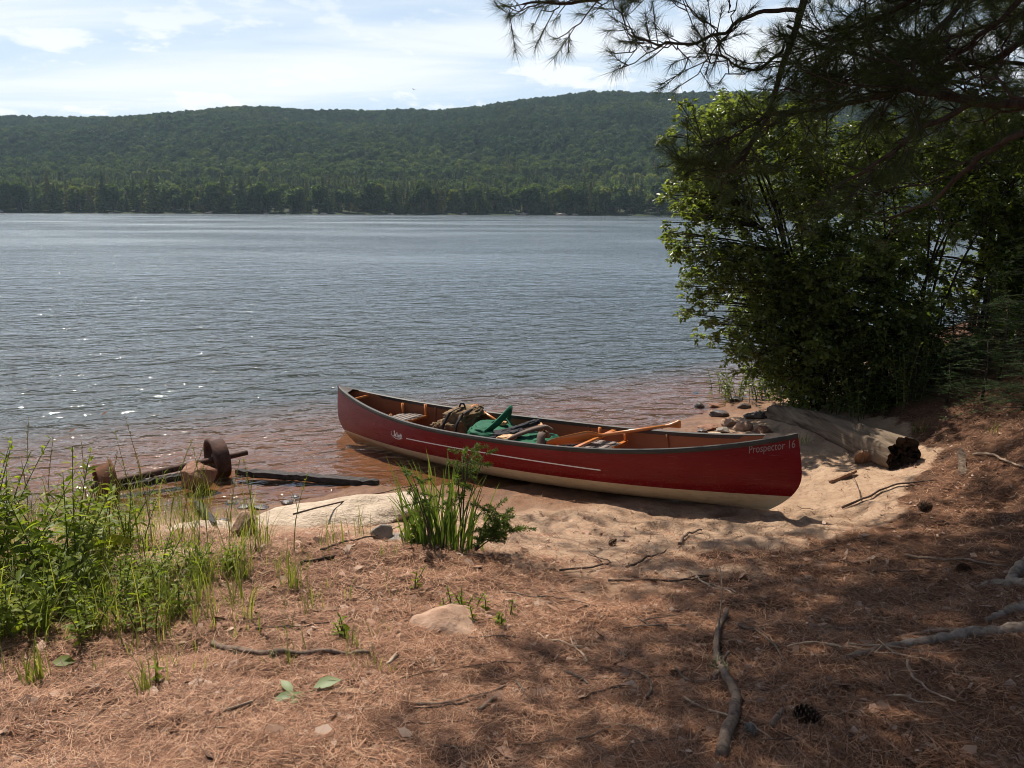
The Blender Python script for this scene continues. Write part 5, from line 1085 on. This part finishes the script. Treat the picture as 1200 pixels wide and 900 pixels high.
cC += clumps_px(60, [(1070, 250), (1075, 360), (1165, 360), (1165, 250)], 9.2, 10.6, .10, .2)
shrub('alder_shrub', gC, cC, 'multi stemmed shrub at the right with the lake showing between its stems', 'leafB', .075, .05, 120, 10, stemr=.03)
# bare stems clump seen against the lake
mbp = gp(1125, 352); T = empty('bare_stemmed_shrub', mbp, 'cluster of bare black stems fanning up against the lake at the right', 'shrub'); st = MB(); lf = MB()
for k in range(8):
    e = np.array([(k - 3.5) * .16 + rng.uniform(-.05, .05), rng.uniform(-.3, .3), rng.uniform(1.0, 1.6)]); c = wob(np.array([[(k - 3.5) * .03, 0, -.1], e * [.4, .4, .5], e]), 14, .014); st.tube(c, np.linspace(.026, .008, 14), 6, True, .06)
    for q in c[6::2]:
        u = unit(rng.standard_normal(3) + [0, 0, .5]); st.tube([q, q + u * .2], [.005, .002], 4); n_ = 14; leaves(lf, q + u * rng.uniform(.05, .25, (n_, 1)) + .03 * rng.standard_normal((n_, 3)), rng.standard_normal((n_, 3)), np.array([0, 0, 1.]) + .6 * rng.standard_normal((n_, 3)), .065, .04, .1, .2, True)
st.build('stems', M['shrubbark'], T); lf.build('foliage', M['leafB'], T)
# low undergrowth: bright sprig on the water, hemlock seedlings on the right
def hemlock(px, py, H_, label, nb=16, wd=.5, group=None):
    p = gp(px, py); T = empty('hemlock_seedling', p, label, 'hemlock', group); st = MB(); lf = MB(); st.tube([(0, 0, -.05), (.02, 0, H_ * .6), (.0, 0.02, H_)], [.014, .009, .003], 6)
    for k in range(nb):
        t = rng.uniform(.12, .98); a = k * 2.4; d = np.array([math.cos(a), math.sin(a), .12]); L = wd * (1.05 - .75 * t) * rng.uniform(.7, 1.15); q0 = np.array([0, 0, H_ * t]); s = np.linspace(0, 1, 8); c = q0 + d * L * s[:, None] + np.array([0, 0, -1.0]) * (.30 * L * s[:, None] ** 2); st.tube(c, np.linspace(.005, .0015, 8), 4, False)
        for j in range(1, 8):
            for sg in (-1, 1):
                b = np.array([-d[1], d[0], 0]) * sg; l2 = L * .42 * (1.15 - j / 8); e0 = c[j]; e1 = c[j] + (b * .8 + d * .6) * l2 + [0, 0, -.1 * l2]; m_ = max(8, int(l2 * 170)); tt = rng.uniform(0, 1, m_)[:, None]; dd = unit(e1 - e0); ss_ = unit(np.cross(dd, [0, 0, 1])); sgn = np.where(rng.uniform(0, 1, (m_, 1)) < .5, -1, 1)
                leaves(lf, e0 + (e1 - e0) * tt, dd * .35 + ss_ * sgn, np.array([0, 0, 1.]) + .2 * rng.standard_normal((m_, 3)), rng.uniform(.013, .024, m_), .0055, .02, .05, True)
    st.build('branches', M['shrubbark'], T); lf.build('foliage', M['hemlock'], T)
for px, py, H_, nb, wd, lab in [(1110, 440, .65, 18, .55, 'low hemlock seedling under the bare black stems'), (1068, 470, .5, 16, .5, 'small hemlock seedling just behind the log end'), (1170, 445, .8, 20, .7, 'drooping hemlock seedling at the right above the bare needles'), (1215, 475, .8, 20, .6, 'hemlock seedling reaching in from the right edge'), (1150, 410, .8, 20, .7, 'taller hemlock seedling standing behind the others'), (1010, 482, .45, 14, .45, 'dark hemlock seedling in the middle behind the log'), (1250, 400, 1.3, 26, .8, 'hemlock sapling mostly outside the right edge'), (1130, 455, .5, 18, .6, 'spreading hemlock seedling in front on the dark slope'), (1195, 440, .9, 26, .9, 'wide hemlock sapling by the right edge with layered sprays'), (1095, 425, .8, 22, .75, 'hemlock sapling at the foot of the bare black stems'), (1140, 425, .6, 24, .85, 'hemlock sapling in front of the lake gap'), (1150, 470, .55, 18, .6, 'low spreading hemlock seedling nearest on the dark slope'), (1198, 482, .5, 16, .55, 'small hemlock seedling at the right edge nearest the path'), (1108, 474, .4, 14, .45, 'tiny hemlock seedling right of the dark log end'), (1240, 500, .8, 20, .7, 'hemlock seedling just outside the right edge'), (1205, 412, 1.2, 26, .9, 'tall hemlock sapling filling the right edge')]: hemlock(px, py, H_, lab, nb, wd)
for px, py, H_, ns, L_, lab in [(848, 466, .34, 7, .06, 'bright green low sprig at the water tip of the alder'), (866, 468, .45, 9, .06, 'low leafy plant under the bright alder beside the dark stones'), (892, 470, .55, 11, .065, 'leafy undergrowth plant behind the far end of the log'), (920, 473, .6, 12, .065, 'leafy undergrowth plant under the bright alder trunks'), (950, 478, .6, 12, .065, 'leafy undergrowth plant behind the middle of the log'), (980, 484, .6, 12, .065, 'leafy undergrowth plant behind the near part of the log'), (1012, 490, .55, 11, .06, 'leafy undergrowth plant just behind the dark log end'), (905, 462, .9, 13, .07, 'taller undergrowth plant in the dark below the bright alder'), (940, 464, 1.0, 14, .07, 'dense undergrowth plant between the two tall shrubs'), (985, 468, 1.0, 14, .07, 'dense undergrowth plant under the tall shaded shrub'), (1030, 474, .9, 13, .065, 'bushy undergrowth plant in the deep shade behind the log end'), (1062, 476, .7, 12, .06, 'undergrowth plant beside the dark log end'), (1060, 452, 1.0, 13, .065, 'bushy undergrowth plant left of the bare black stems'), (1095, 455, .6, 11, .06, 'undergrowth plant in front of the hemlock seedlings'), (1150, 430, .5, 12, .065, 'leafy plant on the rise among the hemlock seedlings'), (1188, 405, .8, 12, .065, 'leafy plant on the rise near the right edge'), (1100, 432, .7, 12, .065, 'leafy plant below the bare black stems')]: weed(px, py, H_, ns, L_, .026, 26, lab, 'leafA' if px < 900 else 'leafB', .22, 'undergrowth_plant', cat='plant')
for px, py, L, lab in [(1075, 507, .14, 'sparse grass blades beside the dark end of the log'), (1165, 508, .12, 'pair of grass blades in the dark needles at the right'), (940, 520, .14, 'small green tuft between the canoe stern and the log')]: tuft_of_grass(px, py, 14, L, lab)

# ------------------------------------------------------------------ pines
class Pine:
    def __init__(s): s.w = MB(); s.tp = []; s.td = []
    def tuft(s, p, d): s.tp.append(p); s.td.append(d)
    def twig(s, p, d, L, r=.0035):
        sag = np.array([0, 0, rng.uniform(-.1, .22)]); e = p + (d + sag) * L; m_ = p + d * L * .5; s.w.tube([p, m_, e], [r, r * .8, r * .5], 4, False); dd = unit(e - m_); k = max(1, int(L / .085))
        for i in range(k): t = 1 - i * .085 / L; s.tuft(p + (e - p) * t, unit(dd + .15 * rng.standard_normal(3)))
    def limb(s, pts, r0, r1, nsec, sl, start=.3, upb=.05, dens=1.0, bare=.25, flat=.35):
        P = wob(np.asarray(pts, float), max(14, 6 * len(pts)), .012); s.w.tube(P, np.linspace(r0, r1, len(P)), 8, True, .05); tg = unit(np.gradient(P, axis=0)); K = len(P)
        for i in range(nsec):
            t = start + (1 - start) * (i + rng.uniform(.2, .8)) / nsec; f = t * (K - 1); a = int(min(f, K - 2)); p = P[a] + (P[a + 1] - P[a]) * (f - a); d = tg[a]; sd = unit(np.cross(d, [0, 0, 1])) * (1 if i % 2 else -1)
            v = unit(d * rng.uniform(.5, .9) + sd * rng.uniform(.5, 1.0) + np.array([0, 0, 1]) * rng.normal(upb, flat)); L = sl * (1.15 - .6 * t) * rng.uniform(.6, 1.25); n = 7; q = np.linspace(0, 1, n)[:, None]; c = p + v * L * q + np.array([0, 0, 1.]) * (L * .14 * (q ** 2 - q * .8)); c[1:] += .012 * rng.standard_normal((n - 1, 3)); s.w.tube(c, np.linspace(max(.004, r1 * .8), .003, n), 5, False)
            m_ = max(2, int(L / .085 * dens))
            for j in range(m_):
                tt = bare + (1 - bare) * (j + rng.uniform(0, 1)) / m_; b = tt * (n - 1); k = int(min(b, n - 2)); o = c[k] + (c[k + 1] - c[k]) * (b - k); vv_ = unit(c[k + 1] - c[k]); s2 = unit(np.cross(vv_, rng.standard_normal(3))); s.twig(o, unit(vv_ * .8 + s2 * .75 + [0, 0, .15]), rng.uniform(.08, .26))
            s.twig(c[-1], unit(c[-1] - c[-2]), rng.uniform(.08, .16))
        s.twig(P[-1], tg[-1], .14)
    def done(s, T, o, per=58, nlen=.11, wd=.0021):
        s.w.build('limbs', M['bark'], T, True) if o is None else None
        V = np.concatenate(s.w.V) - o; FL = [np.concatenate(s.w.Q)] + ([np.concatenate(s.w.T)] if s.w.T else []); mk('limbs', V, FL, M['bark'], T)
        P = np.repeat(np.array(s.tp) - o, per, 0); D = np.repeat(np.array(s.td), per, 0); n = len(P); r = unit(np.cross(D, rng.standard_normal((n, 3)))); a = np.clip(rng.normal(.75, .32, n), .1, 1.5)[:, None]; d = unit(D * np.cos(a) + r * np.sin(a) + [0, 0, -.06]); P = P - D * rng.uniform(0, .07, (n, 1)); w = unit(np.cross(d, rng.standard_normal((n, 3)))) * wd; L = nlen * rng.uniform(.7, 1.15, (n, 1))
        V = np.stack([P - w * .5, P + w * .5, P + d * L - np.array([0, 0, .006])], 1).reshape(-1, 3); mk('needles', V, [np.arange(3 * n).reshape(n, 3)], M['needle'], T, False)
        print('pine tufts', len(s.tp), 'needles', n)
def trunk_at(T, base, o, H_, r, lean=(0, 0)):
    t = np.linspace(0, 1, 30); c = np.stack([base[0] + lean[0] * t, base[1] + lean[1] * t, base[2] - .2 + (H_ + .2) * t], -1) - o; rr = r * (1 - .8 * t) + .10 * np.exp(-t * 26); mb = MB(); mb.tube(c, rr, 28, True, .02); mb.build('trunk', M['bark'], T)
B1 = np.array([2.95, 3.45, float(height(2.95, 3.45))]); T1 = empty('pine_tree', B1, 'pine tree out of the frame at right whose roots and lower limbs reach into view', 'pine tree'); trunk_at(T1, B1, B1, 13, .21, (-.2, .4))
pn = Pine(); tr = lambda z: np.array([2.9, 3.5, z])
# the limbs seen in the photograph
pn.limb([tr(2.55), atd(1260, 140, 3.75), atd(1150, 112, 4.0), atd(1070, 104, 4.2), atd(1000, 122, 4.4), atd(905, 134, 4.6)], .028, .010, 18, .6, .25, .0, .9)
pn.limb([atd(1150, 112, 4.0), atd(1080, 150, 4.2), atd(1010, 205, 4.4), atd(950, 240, 4.5)], .016, .005, 6, .4, .1, -.1, .9)
pn.limb([atd(1230, 140, 3.8), atd(1160, 175, 4.2), atd(1100, 230, 4.5), atd(1040, 260, 4.8)], .018, .006, 6, .45, .2, -.1, .9)
pn.limb([tr(3.6), atd(1200, -60, 4.0), atd(1130, -5, 4.2), atd(1075, 65, 4.2), atd(1055, 103, 4.2)], .022, .007, 12, .6, .2, .0, 1.0)
pn.limb([tr(3.4), atd(1200, -10, 4.1), atd(1140, 52, 4.3), atd(1100, 75, 4.5)], .02, .007, 12, .6, .2, .0, 1.0)
pn.limb([tr(3.7), atd(1180, -70, 4.2), atd(1060, 5, 4.5), atd(985, 45, 4.7), atd(960, 70, 4.8)], .026, .007, 20, .6, .25, .0, 1.1)
pn.limb([tr(3.3), atd(1230, 30, 4.2), atd(1130, 90, 4.7), atd(1060, 60, 5.0), atd(1000, 85, 5.0)], .022, .006, 18, .6, .3, .0, 1.1)
pn.limb([tr(4.2), atd(1090, -150, 4.4), atd(960, -60, 4.7), atd(938, 20, 4.8), atd(915, 90, 4.8), atd(893, 150, 4.8), atd(862, 196, 4.8), atd(815, 192, 4.75)], .030, .006, 12, .36, .72, -.05, .7)
pn.limb([atd(938, 10, 4.8), atd(880, 18, 4.85), atd(830, 45, 4.9), atd(780, 58, 4.9), atd(742, 40, 4.95)], .013, .005, 13, .34, .3, .0, .7)
pn.limb([atd(925, 60, 4.8), atd(880, 85, 4.8), atd(850, 70, 4.8), atd(840, 48, 4.85)], .008, .004, 7, .3, .3, .0, .7)
pn.limb([atd(925, 30, 4.8), atd(958, 60, 4.8), atd(955, 110, 4.8), atd(930, 150, 4.8)], .008, .003, 3, .2, .5, -.2, .4)
pn.limb([tr(4.6), atd(1000, -200, 4.9), atd(850, -90, 5.2), atd(770, -30, 5.3), atd(690, 2, 5.3), atd(612, 6, 5.3)], .028, .006, 20, .45, .45, .0, .9)
pn.limb([atd(905, 134, 4.6), atd(870, 150, 4.6), atd(835, 172, 4.65)], .010, .004, 9, .3, .1, -.1, .8)
# limbs above the frame, which shade the bank
VIS = len(pn.tp)
for z, az, L in [(3.9, 168, 3.6), (4.0, 196, 3.3), (4.1, 156, 3.6), (4.2, 143, 3.4), (4.3, 172, 4.3), (4.4, 131, 3.2), (4.5, 182, 4.2), (4.7, 160, 4.6), (4.8, 150, 4.4), (4.9, 120, 3.2), (5.0, 167, 4.9), (5.1, 139, 4.2), (5.3, 154, 5.0), (5.4, 145, 4.6), (5.6, 128, 3.8), (4.7, 132, 5.2), (5.0, 123, 5.0), (5.5, 140, 5.6), (4.6, 117, 4.3), (5.2, 110, 4.6), (4.4, 76, 4.6), (4.8, 66, 4.6), (5.0, 86, 4.8), (4.3, 55, 4.2), (5.4, 72, 5.2), (5.7, 60, 4.6), (4.7, 96, 4.6), (5.7, 190, 3.6), (5.8, 162, 4.6), (6.2, 148, 4.6), (6.0, 270, 3), (6.1, 158, 3.4), (6.4, 110, 3), (6.6, 205, 3.2), (7.0, 170, 3), (7.2, 60, 3), (7.4, 320, 3), (7.6, 140, 2.8), (8.0, 230, 2.8), (8.4, 180, 2.6), (9.0, 100, 2.4), (9.5, 20, 2.2), (10, 200, 2.2), (10.5, 300, 2), (11, 150, 1.8), (11.6, 40, 1.5), (12.2, 220, 1.2), (4.6, 40, 3), (5.2, 350, 3), (3.8, 300, 2.6)]:
    a = R(az); d = np.array([math.cos(a), math.sin(a), 0]); b = tr(z); s = np.linspace(0, 1, 6)[:, None]; pts = b + d * L * s + np.array([0, 0, 1.0]) * (L * (.22 * s - .16 * s ** 2)); pts[1:] += .08 * rng.standard_normal((5, 3)); pn.limb(pts, .034, .007, int(7 * L), .75, .3, .05, 1.5)
for gx_, gy_, zf in [(.6, 4.8, 4.7), (1.2, 4.6, 4.9), (1.0, 5.3, 5.2), (2.2, 5.1, 4.7), (3.1, 5.3, 4.8), (4.0, 6.0, 4.9), (4.6, 6.9, 5.0), (3.7, 4.7, 4.5), (2.7, 4.4, 4.6), (4.9, 5.6, 5.0), (5.2, 6.4, 5.3), (4.2, 7.4, 5.3), (3.9, 5.4, 5.2), (1.7, 5.0, 5.6)]:
    e = np.array([gx_ - .55 * .625 * (zf - .35), gy_ + .835 * .625 * (zf - .35), zf]); b = tr(zf - .6); v = e - b; s = np.linspace(0, 1.12, 6)[:, None]; pts = b + v * s + np.array([0, 0, 1.0]) * (.5 * s * (1 - s)); pts[1:] += .06 * rng.standard_normal((5, 3)); pn.limb(pts, .03, .007, 13, .7, .55, .05, 1.4)
pn.done(T1, B1)
# roots of that pine creeping over the needles
def root(pxs, r0, r1):
    P = np.array([gp(a, b, r_) for (a, b), r_ in zip(pxs, np.linspace(r0, r1, len(pxs)) * .45)]); mb = MB(); W_ = wob(P, 8 * len(P), .003); W_[:, 2] = np.maximum(W_[:, 2], height(W_[:, 0], W_[:, 1]) + np.linspace(r0, r1, len(W_)) * .5); mb.tube(W_ - B1, np.linspace(r0, r1, len(W_)) * (1 + .12 * np.sin(np.arange(len(W_)) * 1.7)), 12, True, .04); mb.build('root', M['root'], T1)
root([(1270, 745), (1200, 740), (1150, 746), (1100, 752), (1050, 760), (1010, 768), (992, 773)], .034, .010)
root([(1290, 725), (1220, 715), (1180, 722), (1155, 728)], .05, .012)
root([(1130, 742), (1100, 740), (1065, 746), (1040, 750)], .010, .005)
root([(1300, 650), (1225, 655), (1193, 672), (1180, 688)], .06, .02)
root([(1250, 700), (1195, 685), (1160, 685), (1145, 690)], .03, .008)
# second pine farther right, whose foliage darkens the shrubs
B2 = np.array([7.7, 9.8, float(height(7.7, 9.8))]); T2 = empty('pine_tree', B2, 'second pine beyond the right edge shading the shrubs with dark hanging foliage', 'pine tree'); trunk_at(T2, B2, B2, 15, .19)
pn = Pine(); t2 = lambda z: np.array([7.7, 9.8, z])
for z, az, L in [(3.2, 185, 4.0), (3.5, 205, 4.0), (3.8, 170, 4.2), (4.0, 190, 4.4), (4.2, 215, 4.2), (4.4, 178, 4.6), (4.6, 200, 4.6), (4.8, 165, 4.4), (5.0, 225, 4.2), (5.2, 188, 4.6), (5.4, 210, 4.4), (5.7, 175, 4.4), (5.9, 240, 4.0), (6.2, 196, 4.2), (5.5, 175, 3.0), (6, 140, 3.0), (6.5, 200, 2.8), (7, 160, 2.8), (7.5, 90, 2.6), (8, 220, 2.6), (8.5, 30, 2.4), (9, 180, 2.4), (9.6, 300, 2.2), (10.2, 120, 2), (11, 240, 1.8), (12, 60, 1.6), (13, 180, 1.3), (14, 300, 1)]:
    a = R(az); d = np.array([math.cos(a), math.sin(a), 0]); s = np.linspace(0, 1, 6)[:, None]; pts = t2(z) + d * L * s + np.array([0, 0, 1.0]) * (L * (.12 * s - .2 * s ** 2)); pts[1:] += .08 * rng.standard_normal((5, 3)); pn.limb(pts, .034, .008, int(9 * L), .8, .2, -.05, .9)
pn.done(T2, B2)

# the wood behind and beside the photographer: copies of the second pine
for x, y, rz, sc in [(-3.6, -3.4, 1.0, 1.0), (1.6, -4.6, 2.3, 1.1), (5.2, -1.6, 4.1, .95), (8.6, 3.6, 5.2, 1.05), (-7.5, -2.0, .4, 1.0)]:
    c = T2.copy(); COL.objects.link(c); c.location = (x, y, float(height(x, y)) - .1); c.rotation_euler.z = rz; c.scale = (sc, sc, sc)
    c['label'] = 'pine of the wood behind the photographer, out of the picture'; c['group'] = 'pines behind the photographer'
    for ch in list(T2.children):
        k = ch.copy(); COL.objects.link(k); k.parent = c
